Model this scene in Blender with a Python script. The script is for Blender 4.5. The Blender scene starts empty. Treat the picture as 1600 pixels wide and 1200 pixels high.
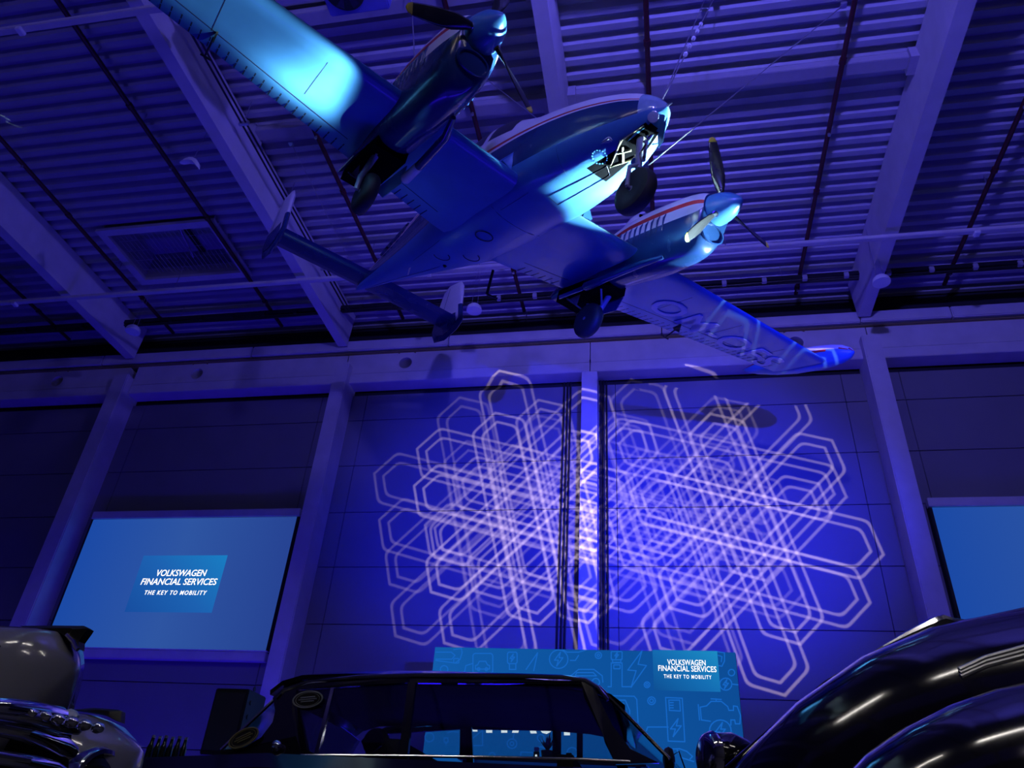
import bpy, bmesh, math, random
import numpy as np
from mathutils import Vector, Matrix
random.seed(4)
sc = bpy.context.scene
C = sc.collection
PI = math.pi
# ------------------------------------------------------------------ camera
H = 1.2                                   # camera height above the hall floor
F = 1188.0
AX = np.array([0.98266305, -0.04485497, -0.17989263])
AY = np.array([0.17461783, 0.54998852, 0.81671368])
AZ = np.array([0.06230521, -0.83396682, 0.54828588])
cam_d = bpy.data.cameras.new('camera'); cam = bpy.data.objects.new('camera', cam_d); C.objects.link(cam)
r_ = Vector((AX[0], AY[0], AZ[0])); d_ = Vector((AX[1], AY[1], AZ[1])); f_ = Vector((AX[2], AY[2], AZ[2]))
m = Matrix.Identity(4)
for i in range(3):
    m[i][0] = r_[i]; m[i][1] = -d_[i]; m[i][2] = -f_[i]
m[2][3] = H
cam.matrix_world = m
cam_d.sensor_width = 36; cam_d.lens = 36 * F / 1600; cam_d.clip_start = 0.05; cam_d.clip_end = 200
sc.camera = cam

def W(u, v, X=None, Y=None, Z=None):
    """world point on the plane X=, Y= or Z= (Z above the camera) seen at photo pixel u, v"""
    c = np.array([u - 800, v - 600, F])
    d = np.array([AX @ c, AY @ c, AZ @ c])
    t = (Y / d[1]) if Y is not None else ((Z / d[2]) if Z is not None else X / d[0])
    p = d * t
    return Vector((p[0], p[1], p[2] + H))

# ------------------------------------------------------------------ view, world
sc.view_settings.view_transform = 'Standard'
sc.view_settings.look = 'None'
sc.view_settings.gamma = 1
sc.view_settings.use_curve_mapping = False
sc.view_settings.exposure = 0.0
wd = bpy.data.worlds.new('world'); sc.world = wd; wd.use_nodes = True
wd.node_tree.nodes['Background'].inputs[0].default_value = (0.03, 0.02, 0.2, 1)
wd.node_tree.nodes['Background'].inputs[1].default_value = 0.3

# ------------------------------------------------------------------ lights
def aim(o, loc, tgt):
    o.location = loc
    o.rotation_euler = (Vector(tgt) - Vector(loc)).to_track_quat('-Z', 'Y').to_euler()
def light(name, kind, loc, tgt, power, col, size=0.3, angle=60, blend=0.4, sizey=None, spread=None):
    l = bpy.data.lights.new(name, kind); o = bpy.data.objects.new(name, l); C.objects.link(o)
    l.energy = power; l.color = col
    if kind == 'SPOT':
        l.spot_size = math.radians(angle); l.spot_blend = blend; l.shadow_soft_size = size
    elif kind == 'AREA':
        l.size = size
        if sizey: l.shape = 'RECTANGLE'; l.size_y = sizey
        if spread: l.spread = math.radians(spread)
    else:
        l.shadow_soft_size = size
    aim(o, loc, tgt)
    return o
BLUE = (0.028, 0.008, 1.0)
LAV = (0.125, 0.105, 1.0)
# deep blue floor washes: one row of floods along the far wall, one behind the audience, all shining up
light('wash_far', 'AREA', (-4, 11.4, 0.4), (-4, 12.6, 12), 560, BLUE, 22, sizey=0.8)
light('wash_mid', 'AREA', (-3, 9.2, 0.4), (-3, 8.0, 12), 90, BLUE, 16, sizey=1.0)
# lavender floods, the first two on the rear truss, level with the aircraft, grazing the roof deck
light('flood_lavender', 'SPOT', (1.2, -3.0, 9.6), (1.6, 6.5, 13.9), 5600, LAV, 0.25, 96, 1.0)
light('flood_lavender', 'SPOT', (-9.0, -3.0, 9.6), (-8, 6.0, 13.9), 450, LAV, 0.25, 90, 1.0)
light('flood_lavender', 'SPOT', (-9.0, -3.0, 9.9), (-4.2, 9.3, 10.6), 1200, LAV, 0.2, 30, 0.8)  # added fill that brightens the white tail flank
light('flood_lavender', 'SPOT', (8.5, 0.0, 10.0), (-7.6, 7.5, 12.7), 3200, LAV, 0.2, 34, 1.0)  # added fill from the right to lighten the beam sides
# ---- effect projectors: two blue discs and two rotated-hexagon gobos on the far wall
def V3(x, y, z): return (x, y, z + H)
for k, (fx_, fz_, cx, cz, pw) in enumerate([(4.6, 1.0, -2.8, 6.4, 34000), (5.4, 3.4, 1.1, 6.55, 31000)]):
    light('projector_blue', 'SPOT', V3(fx_, -3.3, fz_), V3(cx, 15, cz), pw, (0.014, 0.020, 1.0), 0.06, 25, 1.0)
def gobo(name, loc, tgt, power, col, angle, copies, rot, Lh, w1, w2, lw):
    o = light(name, 'SPOT', loc, tgt, power, col, 0.01, angle, 0.05)
    l = o.data; l.use_nodes = True; nt = l.node_tree; em = nt.nodes['Emission']
    D = (Vector(tgt) - Vector(loc)).length
    gname = 'gobo_star'
    def mth(t, op, *a):
        n = t.nodes.new('ShaderNodeMath'); n.operation = op
        for i_, q in enumerate(a):
            if isinstance(q, (int, float)): n.inputs[i_].default_value = q
            else: t.links.new(q, n.inputs[i_])
        return n.outputs[0]
    if gname not in bpy.data.node_groups:
        gt = bpy.data.node_groups.new(gname, 'ShaderNodeTree')
        gt.interface.new_socket('X', in_out='INPUT', socket_type='NodeSocketFloat'); gt.interface.new_socket('Y', in_out='INPUT', socket_type='NodeSocketFloat'); gt.interface.new_socket('L', in_out='INPUT', socket_type='NodeSocketFloat')
        gt.interface.new_socket('V', in_out='OUTPUT', socket_type='NodeSocketFloat')
        gi = gt.nodes.new('NodeGroupInput'); go = gt.nodes.new('NodeGroupOutput'); tot = None
        X, Yv, Ls = gi.outputs[0], gi.outputs[1], gi.outputs[2]
        for b in range(3):
            a = rot + b * PI / 3; c_, s_ = math.cos(a), math.sin(a)
            u = mth(gt, 'ABSOLUTE', mth(gt, 'MULTIPLY_ADD', X, c_, mth(gt, 'MULTIPLY', Yv, s_)))
            v_ = mth(gt, 'ABSOLUTE', mth(gt, 'MULTIPLY_ADD', Yv, c_, mth(gt, 'MULTIPLY', X, -s_)))
            e = mth(gt, 'MULTIPLY_ADD', u, 0.5, mth(gt, 'MULTIPLY', mth(gt, 'SUBTRACT', v_, Ls), 0.866))
            d = mth(gt, 'SMOOTH_MAX', u, e, 0.16)
            r = mth(gt, 'ABSOLUTE', mth(gt, 'SUBTRACT', mth(gt, 'ABSOLUTE', mth(gt, 'SUBTRACT', d, (w1 + w2) / 2)), (w1 - w2) / 2))
            mr = gt.nodes.new('ShaderNodeMapRange'); mr.clamp = True
            gt.links.new(r, mr.inputs['Value']); mr.inputs['From Min'].default_value = lw * 1.5; mr.inputs['From Max'].default_value = lw * .5
            tot = mr.outputs[0] if tot is None else mth(gt, 'ADD', tot, mr.outputs[0])
        gt.links.new(tot, go.inputs[0])
    tc = nt.nodes.new('ShaderNodeTexCoord'); sp = nt.nodes.new('ShaderNodeSeparateXYZ'); nt.links.new(tc.outputs['Normal'], sp.inputs[0])
    zz = mth(nt, 'ABSOLUTE', sp.outputs[2]); X = mth(nt, 'MULTIPLY', mth(nt, 'DIVIDE', sp.outputs[0], zz), D); Y_ = mth(nt, 'MULTIPLY', mth(nt, 'DIVIDE', sp.outputs[1], zz), D)
    tot = None
    for (dx, dy, L_, w_) in copies:
        g_ = nt.nodes.new('ShaderNodeGroup'); g_.node_tree = bpy.data.node_groups[gname]
        nt.links.new(mth(nt, 'ADD', X, -dx), g_.inputs[0]); nt.links.new(mth(nt, 'ADD', Y_, -dy), g_.inputs[1]); g_.inputs[2].default_value = L_
        v_ = mth(nt, 'MULTIPLY', g_.outputs[0], w_)
        tot = v_ if tot is None else mth(nt, 'ADD', tot, v_)
    nt.links.new(tot, em.inputs['Strength'])
    return o
cl = [(-.05, .1, 1.75, 1.0)] + [(a*math.cos(q), a*math.sin(q), 1.9, w_) for a, q, w_ in [(1.0, .25, .75), (.95, 1.5, .75), (.95, 2.75, .34), (.95, 4.0, .36), (.95, 5.2, .7)]]
cr = [(a*math.cos(q), a*math.sin(q), L_, w_) for a, q, L_, w_ in [(1.05, -.05, 1.8, 1.0), (1.25, 1.1, 1.75, .85), (1.0, 2.2, 1.8, .4), (.95, 3.2, 1.85, .4), (1.0, 4.15, 1.8, .38), (1.2, 5.3, 1.8, .9)]]
GR = math.radians(15)
gobo('projector_gobo', V3(-2.2, -4.2, 1.0), V3(-2.95, 15, 6.6), 13500, (1.0, .76, .84), 30, cl, GR, 1.9, .60, .40, .027)
gobo('projector_gobo', V3(2.0, -4.2, 1.0), V3(0.85, 15, 6.5), 13500, (1.0, .76, .84), 32, cr, GR, 1.9, .60, .40, .027)

# ---- profile spots at the right picking out the aircraft; masks also draw shade edges
RX = (0.70502739, -0.65021326, -0.28312382); RY = (0.67554809, 0.73723565, -0.01088034); RZ = (0.21580352, -0.18359282, 0.95902165)
def PW(x, y, z):
    return Vector([(0.27403144, 5.21614602, 6.92169561 + H)[i] + RX[i]*x + RY[i]*y + RZ[i]*z for i in range(3)])
def profile_spot(loc, corners, power, hot=None, hr=0.05, base=1.0, peak=0.0, col=(0.62, 0.93, 1.0), soft=0.004):
    """spot whose beam is masked to a polygon of aircraft-space corners; hot: centre of an added bright patch"""
    P = [PW(*c_) for c_ in corners]; ctr = sum(P, Vector()) / len(P)
    o = light('profile_spot', 'SPOT', loc, ctr, power, col, 0.03, 40, 0.0)
    Rm = o.rotation_euler.to_matrix(); Ri = Rm.transposed()
    def pr(p):
        q = Ri @ (p - Vector(loc)); return (q.x / -q.z, q.y / -q.z)
    Q = [pr(p) for p in P]; cx = sum(q[0] for q in Q)/len(Q); cy = sum(q[1] for q in Q)/len(Q)
    l = o.data; l.use_nodes = True; nt = l.node_tree; em = nt.nodes['Emission']
    def mth(op, *a):
        n = nt.nodes.new('ShaderNodeMath'); n.operation = op
        for i_, q in enumerate(a):
            if isinstance(q, (int, float)): n.inputs[i_].default_value = q
            else: nt.links.new(q, n.inputs[i_])
        return n.outputs[0]
    tc = nt.nodes.new('ShaderNodeTexCoord'); sp = nt.nodes.new('ShaderNodeSeparateXYZ'); nt.links.new(tc.outputs['Normal'], sp.inputs[0])
    zz = mth('ABSOLUTE', sp.outputs[2]); X = mth('DIVIDE', sp.outputs[0], zz); Y_ = mth('DIVIDE', sp.outputs[1], zz)
    tot = None
    for k in range(len(Q)):
        a, b = Q[k], Q[(k+1) % len(Q)]; nx, ny = b[1]-a[1], a[0]-b[0]; ln = math.hypot(nx, ny); nx /= ln; ny /= ln
        c_ = nx*a[0] + ny*a[1]
        if nx*cx + ny*cy > c_: nx, ny, c_ = -nx, -ny, -c_
        d = mth('SUBTRACT', c_, mth('ADD', mth('MULTIPLY', X, nx), mth('MULTIPLY', Y_, ny)))
        w_ = nt.nodes.new('ShaderNodeMapRange'); nt.links.new(d, w_.inputs['Value']); w_.inputs['From Min'].default_value = 0; w_.inputs['From Max'].default_value = soft
        tot = w_.outputs[0] if tot is None else mth('MULTIPLY', tot, w_.outputs[0])
    if hot:
        h = pr(PW(*hot)); dx = mth('SUBTRACT', X, h[0]); dy = mth('SUBTRACT', Y_, h[1])
        r2 = mth('ADD', mth('MULTIPLY', dx, dx), mth('MULTIPLY', dy, dy))
        g_ = mth('POWER', 2.718, mth('MULTIPLY', r2, -1/(hr*hr)))
        tot = mth('MULTIPLY', tot, mth('MULTIPLY_ADD', g_, peak, base))
    nt.links.new(tot, em.inputs['Strength'])
    return o
SPOT_A = (9.4, 1.8, 1.9)
profile_spot(SPOT_A, [(-1.98, -2.75, -.17), (-1.9, -6.4, .14), (-3.06, -6.4, .11), (-3.46, -2.42, -.22)], 75000, hot=(-3.05, -2.95, -.18), hr=.028, base=.40, peak=7.0)  # inner mask edge stands in for the nacelle's shadow on the wing
SPOT_B = PW(1.4, 6.6, -2.5)
profile_spot(SPOT_B, [(.3, 0, .30), (.25, 0, -.25), (-.3, -.45, -.43), (-1.5, -.72, -.47), (-2.0, .55, -.46), (-1.8, 1.3, -.3), (-1.1, 1.84, .35)], 12500, hot=(-.75, .45, -.38), hr=.09, base=.8, peak=7.0, soft=.008)  # aft mask edge stands in for the port nacelle's shadow on the belly
profile_spot((6.0, 8.5, 1.4), [(-3.0, -1.8, -.76), (-3.0, -1.76, -1.04), (-3.2, -1.76, -1.04), (-3.2, -1.8, -.76)], 90000, col=(1.0, .97, .85), soft=.002)

# ------------------------------------------------------------------ node materials
def mat(name, col, rough=0.6, metal=0.0, coat=0.0, noise=0.0, nscale=6.0, bump=0.0, spec=None, emit=None, estr=0.0, trans=0.0, alpha=None):
    m_ = bpy.data.materials.new(name); m_.use_nodes = True
    nt = m_.node_tree; b = nt.nodes['Principled BSDF']
    b.inputs['Base Color'].default_value = (*col, 1)
    b.inputs['Roughness'].default_value = rough; b.inputs['Metallic'].default_value = metal
    b.inputs['Coat Weight'].default_value = coat; b.inputs['Coat Roughness'].default_value = 0.08
    if spec is not None: b.inputs['Specular IOR Level'].default_value = spec
    if trans: b.inputs['Transmission Weight'].default_value = trans
    if emit: b.inputs['Emission Color'].default_value = (*emit, 1); b.inputs['Emission Strength'].default_value = estr
    if noise > 0 or bump > 0:
        tc = nt.nodes.new('ShaderNodeTexCoord'); n = nt.nodes.new('ShaderNodeTexNoise')
        n.inputs['Scale'].default_value = nscale; n.inputs['Detail'].default_value = 5
        nt.links.new(tc.outputs['Object'], n.inputs['Vector'])
        if noise > 0:
            r = nt.nodes.new('ShaderNodeMapRange'); r.inputs['From Min'].default_value = 0.3; r.inputs['From Max'].default_value = 0.7
            r.inputs['To Min'].default_value = 1 - noise; r.inputs['To Max'].default_value = 1 + noise
            nt.links.new(n.outputs['Fac'], r.inputs['Value'])
            mx = nt.nodes.new('ShaderNodeVectorMath'); mx.operation = 'SCALE'; mx.inputs[0].default_value = col
            nt.links.new(r.outputs[0], mx.inputs['Scale']); nt.links.new(mx.outputs[0], b.inputs['Base Color'])
            r2 = nt.nodes.new('ShaderNodeMapRange'); r2.inputs['To Min'].default_value = max(0.02, rough - 0.1); r2.inputs['To Max'].default_value = min(1, rough + 0.1)
            nt.links.new(n.outputs['Fac'], r2.inputs['Value']); nt.links.new(r2.outputs[0], b.inputs['Roughness'])
        if bump > 0:
            bp = nt.nodes.new('ShaderNodeBump'); bp.inputs['Strength'].default_value = bump; bp.inputs['Distance'].default_value = 0.02
            nt.links.new(n.outputs['Fac'], bp.inputs['Height']); nt.links.new(bp.outputs[0], b.inputs['Normal'])
    return m_
M = dict(
    panel=mat('sandwich_panel', (0.20, 0.197, 0.21), 0.55, noise=0.05, nscale=1.2),
    gap=mat('dark_gap', (0.02, 0.02, 0.025), 0.9, noise=0.05),
    concrete=mat('painted_concrete', (0.60, 0.58, 0.58), 0.75, noise=0.07, nscale=2.5, bump=0.05),
    deck=mat('deck_steel', (0.42, 0.42, 0.44), 0.38, noise=0.06, nscale=3, spec=0.6),
    purlin=mat('purlin_steel', (0.38, 0.37, 0.39), 0.5, noise=0.05),
    floor=mat('hall_floor', (0.05, 0.05, 0.055), 0.5, noise=0.1),
    darkwall=mat('hall_wall_dark', (0.08, 0.08, 0.09), 0.8, noise=0.1),
    plat=mat('platform_cloth', (0.02, 0.02, 0.025), 0.8, noise=0.1),
    redpipe=mat('sprinkler_red', (0.07, 0.006, 0.010), 0.5, noise=0.1, nscale=10),
    steel=mat('galvanised', (0.5, 0.5, 0.52), 0.35, 0.8, noise=0.06),
    white=mat('white_plastic', (0.8, 0.8, 0.8), 0.4, noise=0.03),
    black=mat('black_plastic', (0.01, 0.01, 0.012), 0.45, noise=0.1),
    rubber=mat('tyre_rubber', (0.022, 0.022, 0.023), 0.6, noise=0.2, nscale=20, bump=0.1),
    yellowcable=mat('yellow_strip', (0.25, 0.2, 0.08), 0.7, noise=0.1),
    boxblue=mat('blue_box_paint', (0.12, 0.13, 0.5), 0.5, noise=0.05),
    a_blue=mat('aircraft_pale_blue', (0.055, 0.20, 0.42), 0.33, coat=0.25, noise=0.10, nscale=2.2, bump=0.04),
    a_dblue=mat('aircraft_deep_blue', (0.012, 0.04, 0.13), 0.25, coat=0.5, noise=0.08, nscale=3),
    a_white=mat('aircraft_white', (0.70, 0.70, 0.68), 0.4, coat=0.2, noise=0.06, nscale=3),
    a_red=mat('aircraft_red', (0.45, 0.03, 0.03), 0.4, noise=0.05),
    a_line=mat('panel_line', (0.01, 0.02, 0.05), 0.7, noise=0.1),
    a_glass=mat('canopy_cover', (0.03, 0.03, 0.04), 0.35, noise=0.2),
    a_letter=mat('registration_paint', (0.30, 0.42, 0.62), 0.35, noise=0.05),
    a_letterdark=mat('registration_dark', (0.03, 0.04, 0.10), 0.4, noise=0.05),
    nose=mat('nose_cap', (0.25, 0.38, 0.5), 0.12, coat=0.6, noise=0.1, nscale=12),
    prop=mat('propeller_black', (0.02, 0.02, 0.022), 0.22, coat=0.5, noise=0.1),
    yellow=mat('tip_yellow', (0.65, 0.55, 0.04), 0.4, noise=0.05),
    chrome=mat('chrome', (0.75, 0.75, 0.77), 0.08, 1.0, noise=0.05),
    primer=mat('zinc_primer', (0.22, 0.21, 0.13), 0.5, noise=0.15, nscale=10),
    recess_shade=mat('hollow_shade', (0.003, 0.003, 0.004), 0.9, noise=0.2, spec=0.02),  # near-black colour stands in for the shade inside openings
    strut=mat('strut_grey', (0.35, 0.37, 0.40), 0.35, 0.3, noise=0.1, nscale=10),
    lens=mat('lamp_lens', (0.35, 0.4, 0.45), 0.1, 0.0, noise=0.05, spec=0.8),
    carblack=mat('car_black', (0.006, 0.006, 0.008), 0.09, coat=1.0, noise=0.05, spec=0.6),
    cargray=mat('car_grey', (0.25, 0.25, 0.30), 0.16, coat=1.0, noise=0.03),
    trimdark=mat('car_interior', (0.006, 0.006, 0.009), 0.8, noise=0.1),
    green=mat('leaf', (0.03, 0.05, 0.02), 0.5, noise=0.2),
    bottle=mat('bottle_dark', (0.01, 0.02, 0.015), 0.08, noise=0.05, spec=0.7),
    brown=mat('badge_olive', (0.22, 0.20, 0.10), 0.5, noise=0.05),
)
def glassmat(name, tint, a):
    m_ = bpy.data.materials.new(name); m_.use_nodes = True; nt = m_.node_tree
    nt.nodes.remove(nt.nodes['Principled BSDF'])
    out = nt.nodes['Material Output']
    t = nt.nodes.new('ShaderNodeBsdfTransparent'); t.inputs[0].default_value = (*tint, 1)
    g = nt.nodes.new('ShaderNodeBsdfGlossy'); g.inputs['Roughness'].default_value = 0.03; g.inputs[0].default_value = (1, 1, 1, 1)
    fr = nt.nodes.new('ShaderNodeFresnel'); fr.inputs[0].default_value = 1.45
    ml = nt.nodes.new('ShaderNodeMath'); ml.operation = 'MULTIPLY_ADD'; ml.inputs[1].default_value = 0.8; ml.inputs[2].default_value = a
    mx = nt.nodes.new('ShaderNodeMixShader')
    nt.links.new(fr.outputs[0], ml.inputs[0]); nt.links.new(ml.outputs[0], mx.inputs[0])
    nt.links.new(t.outputs[0], mx.inputs[1]); nt.links.new(g.outputs[0], mx.inputs[2]); nt.links.new(mx.outputs[0], out.inputs[0])
    return m_
M['glass'] = glassmat('car_glass', (0.86, 0.9, 0.92), 0.03)
M['nglass'] = glassmat('nose_glass', (0.7, 0.75, 0.8), 0.15)
def screenmat(name, cols, axis=0, strength=1.0, lo=-1, hi=1):
    """emissive screen content: a smooth two or three colour picture gradient in object coordinates"""
    m_ = bpy.data.materials.new(name); m_.use_nodes = True; nt = m_.node_tree
    nt.nodes.remove(nt.nodes['Principled BSDF']); out = nt.nodes['Material Output']
    e = nt.nodes.new('ShaderNodeEmission'); e.inputs[1].default_value = strength
    tc = nt.nodes.new('ShaderNodeTexCoord'); mp = nt.nodes.new('ShaderNodeMapping'); mp.vector_type = 'POINT'
    sx = nt.nodes.new('ShaderNodeSeparateXYZ'); mr = nt.nodes.new('ShaderNodeMapRange')
    mr.inputs['From Min'].default_value = lo; mr.inputs['From Max'].default_value = hi
    mp.inputs['Rotation'].default_value = (0, 0, 0)
    if axis == 3:                     # diagonal
        vm = nt.nodes.new('ShaderNodeVectorMath'); vm.operation = 'DOT_PRODUCT'; vm.inputs[1].default_value = (0.6, 0, 0.8)
        nt.links.new(tc.outputs['Object'], vm.inputs[0]); nt.links.new(vm.outputs['Value'], mr.inputs['Value'])
    else:
        nt.links.new(tc.outputs['Object'], sx.inputs[0]); nt.links.new(sx.outputs[axis], mr.inputs['Value'])
    cr = nt.nodes.new('ShaderNodeValToRGB')
    cr.color_ramp.elements[0].color = (*cols[0], 1); cr.color_ramp.elements[1].color = (*cols[-1], 1)
    if len(cols) > 2:
        el = cr.color_ramp.elements.new(0.5); el.color = (*cols[1], 1)
    nt.links.new(mr.outputs[0], cr.inputs[0]); nt.links.new(cr.outputs[0], e.inputs[0]); nt.links.new(e.outputs[0], out.inputs[0])
    return m_
def emis(name, col, s=1.0):
    return screenmat(name, [col, col], 0, s)
M['e_white'] = emis('screen_white', (1, 1, 1), 1.3)
M['e_line'] = emis('screen_line', (0.008, 0.13, 0.55), 1.0)
M['lamp'] = emis('lamp_tube', (1.0, 0.93, 0.88), 38.0)

# ------------------------------------------------------------------ object helpers
def me(name, verts, faces, ms, parent=None, smooth=False, mi=None, M4=None):
    d = bpy.data.meshes.new(name); d.from_pydata([tuple(v) for v in verts], [], faces); d.validate(); d.update()
    if not isinstance(ms, (list, tuple)): ms = [ms]
    for q in ms: d.materials.append(q)
    if mi is not None and len(mi) == len(d.polygons):
        d.polygons.foreach_set('material_index', mi)
    if smooth: d.polygons.foreach_set('use_smooth', [True] * len(d.polygons))
    o = bpy.data.objects.new(name, d); C.objects.link(o)
    if parent is not None: o.parent = parent
    if M4 is not None: o.matrix_local = M4
    return o
def recalc(o):
    bm = bmesh.new(); bm.from_mesh(o.data); bmesh.ops.remove_doubles(bm, verts=bm.verts, dist=1e-5); bmesh.ops.recalc_face_normals(bm, faces=bm.faces); bm.to_mesh(o.data); bm.free(); return o
class G:
    """collects simple solids into one mesh"""
    def __init__(s): s.v = []; s.f = []; s.m = []; s.cur = 0
    def add(s, v, f):
        n = len(s.v); s.v += [Vector(p) for p in v]; s.f += [tuple(i + n for i in q) for q in f]; s.m += [s.cur] * len(f); return s
    def box(s, a, b, bev=0.0):
        x0, y0, z0 = [min(a[i], b[i]) for i in range(3)]; x1, y1, z1 = [max(a[i], b[i]) for i in range(3)]
        if bev <= 0:
            return s.add([(x0,y0,z0),(x1,y0,z0),(x1,y1,z0),(x0,y1,z0),(x0,y0,z1),(x1,y0,z1),(x1,y1,z1),(x0,y1,z1)],
                         [(0,3,2,1),(4,5,6,7),(0,1,5,4),(1,2,6,5),(2,3,7,6),(3,0,4,7)])
        bm = bmesh.new(); bmesh.ops.create_cube(bm, size=1)
        for v in bm.verts: v.co = Vector(((x0+x1)/2 + v.co.x*(x1-x0), (y0+y1)/2 + v.co.y*(y1-y0), (z0+z1)/2 + v.co.z*(z1-z0)))
        bmesh.ops.bevel(bm, geom=bm.edges[:], offset=bev, segments=2, affect='EDGES')
        bm.verts.index_update(); v = [p.co.copy() for p in bm.verts]; f = [tuple(p.index for p in q.verts) for q in bm.faces]; bm.free()
        return s.add(v, f)
    def tube(s, pts, r, n=8, cap=True):
        pts = [Vector(p) for p in pts]; rs = r if isinstance(r, (list, tuple)) else [r] * len(pts)
        vs = []; up = None
        for i, p in enumerate(pts):
            t = (pts[min(i+1, len(pts)-1)] - pts[max(i-1, 0)]).normalized()
            if up is None:
                up = Vector((0, 0, 1)) if abs(t.z) < 0.9 else Vector((1, 0, 0))
            a = t.cross(up).normalized(); b = a.cross(t).normalized(); up = b
            for k in range(n):
                an = 2 * PI * k / n; vs.append(p + (a * math.cos(an) + b * math.sin(an)) * rs[i])
        f = [(i*n+k, i*n+(k+1) % n, (i+1)*n+(k+1) % n, (i+1)*n+k) for i in range(len(pts)-1) for k in range(n)]
        if cap: f += [tuple(range(n))[::-1], tuple((len(pts)-1)*n + k for k in range(n))]
        return s.add(vs, f)
    def lathe(s, prof, n=24, mt=None):
        """prof [(a, r)] around local X axis"""
        mt = mt or Matrix.Identity(4); vs = []
        for a, r in prof:
            for k in range(n):
                an = 2 * PI * k / n; vs.append(mt @ Vector((a, r * math.cos(an), r * math.sin(an))))
        f = [(i*n+k, i*n+(k+1) % n, (i+1)*n+(k+1) % n, (i+1)*n+k) for i in range(len(prof)-1) for k in range(n)]
        f += [tuple(range(n))[::-1], tuple((len(prof)-1)*n + k for k in range(n))]
        return s.add(vs, f)
    def prism(s, poly, thick):
        """poly: 3d planar points; thick: vector"""
        n = len(poly); t = Vector(thick); p = [Vector(q) for q in poly]
        return s.add(p + [q + t for q in p], [tuple(range(n))[::-1], tuple(range(n, 2*n))] + [(i, (i+1) % n, n+(i+1) % n, n+i) for i in range(n)])
    def out(s, name, ms, parent=None, smooth=False, fix=True, M4=None):
        o = me(name, s.v, s.f, ms, parent, smooth, s.m if isinstance(ms, (list, tuple)) else None, M4)
        if fix: recalc(o)
        if smooth:
            try: o.data.set_sharp_from_angle(angle=math.radians(38))
            except Exception: pass
        return o
def tag(o, label, cat, group=None, kind=None):
    o['label'] = label; o['category'] = cat
    if group: o['group'] = group
    if kind: o['kind'] = kind
    return o
def struct(o): o['kind'] = 'structure'; return o
def thing(name, label, cat, loc=(0, 0, 0), group=None, M4=None):
    o = bpy.data.objects.new(name, None); C.objects.link(o); o.empty_display_size = 0.1
    o.location = loc
    if M4 is not None: o.matrix_world = M4
    return tag(o, label, cat, group)
def loft(rings, closed=True, capa=True, capb=True):
    n = len(rings[0]); v = [p for r in rings for p in r]; f = []
    for i in range(len(rings)-1):
        for k in range(n if closed else n-1):
            f.append((i*n+k, i*n+(k+1) % n, (i+1)*n+(k+1) % n, (i+1)*n+k))
    if capa: f.append(tuple(range(n))[::-1])
    if capb: f.append(tuple((len(rings)-1)*n+k for k in range(n)))
    return v, f
def interp(tab, x):
    """smooth (Catmull-Rom) table interpolation, rows sorted by descending or ascending x"""
    t = sorted(tab); xs = [r[0] for r in t]
    x = min(max(x, xs[0]), xs[-1])
    i = max(0, min(len(xs)-2, next((k for k in range(len(xs)-1) if x <= xs[k+1]), len(xs)-2)))
    a, b = t[i], t[i+1]; p = t[max(i-1, 0)]; q = t[min(i+2, len(t)-1)]; u = (x-a[0])/(b[0]-a[0]); out = []
    for j in range(1, len(a)):
        m0 = (b[j]-p[j])/(b[0]-p[0])*(b[0]-a[0]); m1 = (q[j]-a[j])/(q[0]-a[0])*(b[0]-a[0])
        out.append((2*u**3-3*u*u+1)*a[j] + (u**3-2*u*u+u)*m0 + (-2*u**3+3*u*u)*b[j] + (u**3-u*u)*m1)
    return out
def textmesh(name, s, size, material, M4, parent=None, shear=0.0, extrude=0.004, bold=0.0, align='CENTER', squeeze=1.0, spacing=1.0, fit=None):
    cu = bpy.data.curves.new(name, 'FONT'); cu.body = s; cu.size = size; cu.align_x = align; cu.shear = shear
    cu.extrude = extrude; cu.offset = bold; cu.space_character = spacing; cu.resolution_u = 3
    o = bpy.data.objects.new(name, cu); C.objects.link(o)
    dg = bpy.context.evaluated_depsgraph_get(); d = bpy.data.meshes.new_from_object(o.evaluated_get(dg))
    C.objects.unlink(o); bpy.data.objects.remove(o)
    if fit:
        xx = [v.co.x for v in d.vertices]; squeeze = fit / (max(xx) - min(xx))
    d.transform(Matrix.Diagonal((squeeze, 1, 1, 1)))
    d.materials.clear(); d.materials.append(material); d.name = name
    q = bpy.data.objects.new(name, d); C.objects.link(q)
    if parent is not None: q.parent = parent
    q.matrix_local = M4
    return q
# =================================================================== STRUCTURE
YW = 15.0
XL, XR, YB, ZT = -26.0, 14.0, -12.0, 12.1 + H
struct(G().box((XL, YB, -0.2), (XR, YW + 0.4, 0)).out('floor', M['floor']))
struct(G().box((XL - 0.3, YB, 0), (XL, YW + 0.4, ZT + 0.4)).out('wall_left', M['darkwall']))
struct(G().box((XR, YB, 0), (XR + 0.3, YW + 0.4, ZT + 0.4)).out('wall_right', M['darkwall']))
struct(G().box((XL, YB - 0.3, 0), (XR, YB, ZT + 0.4)).out('wall_back', M['darkwall']))
wall = struct(G().box((XL, YW + 0.12, 0), (XR, YW + 0.4, ZT + 0.4)).out('wall_front', M['gap']))
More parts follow.
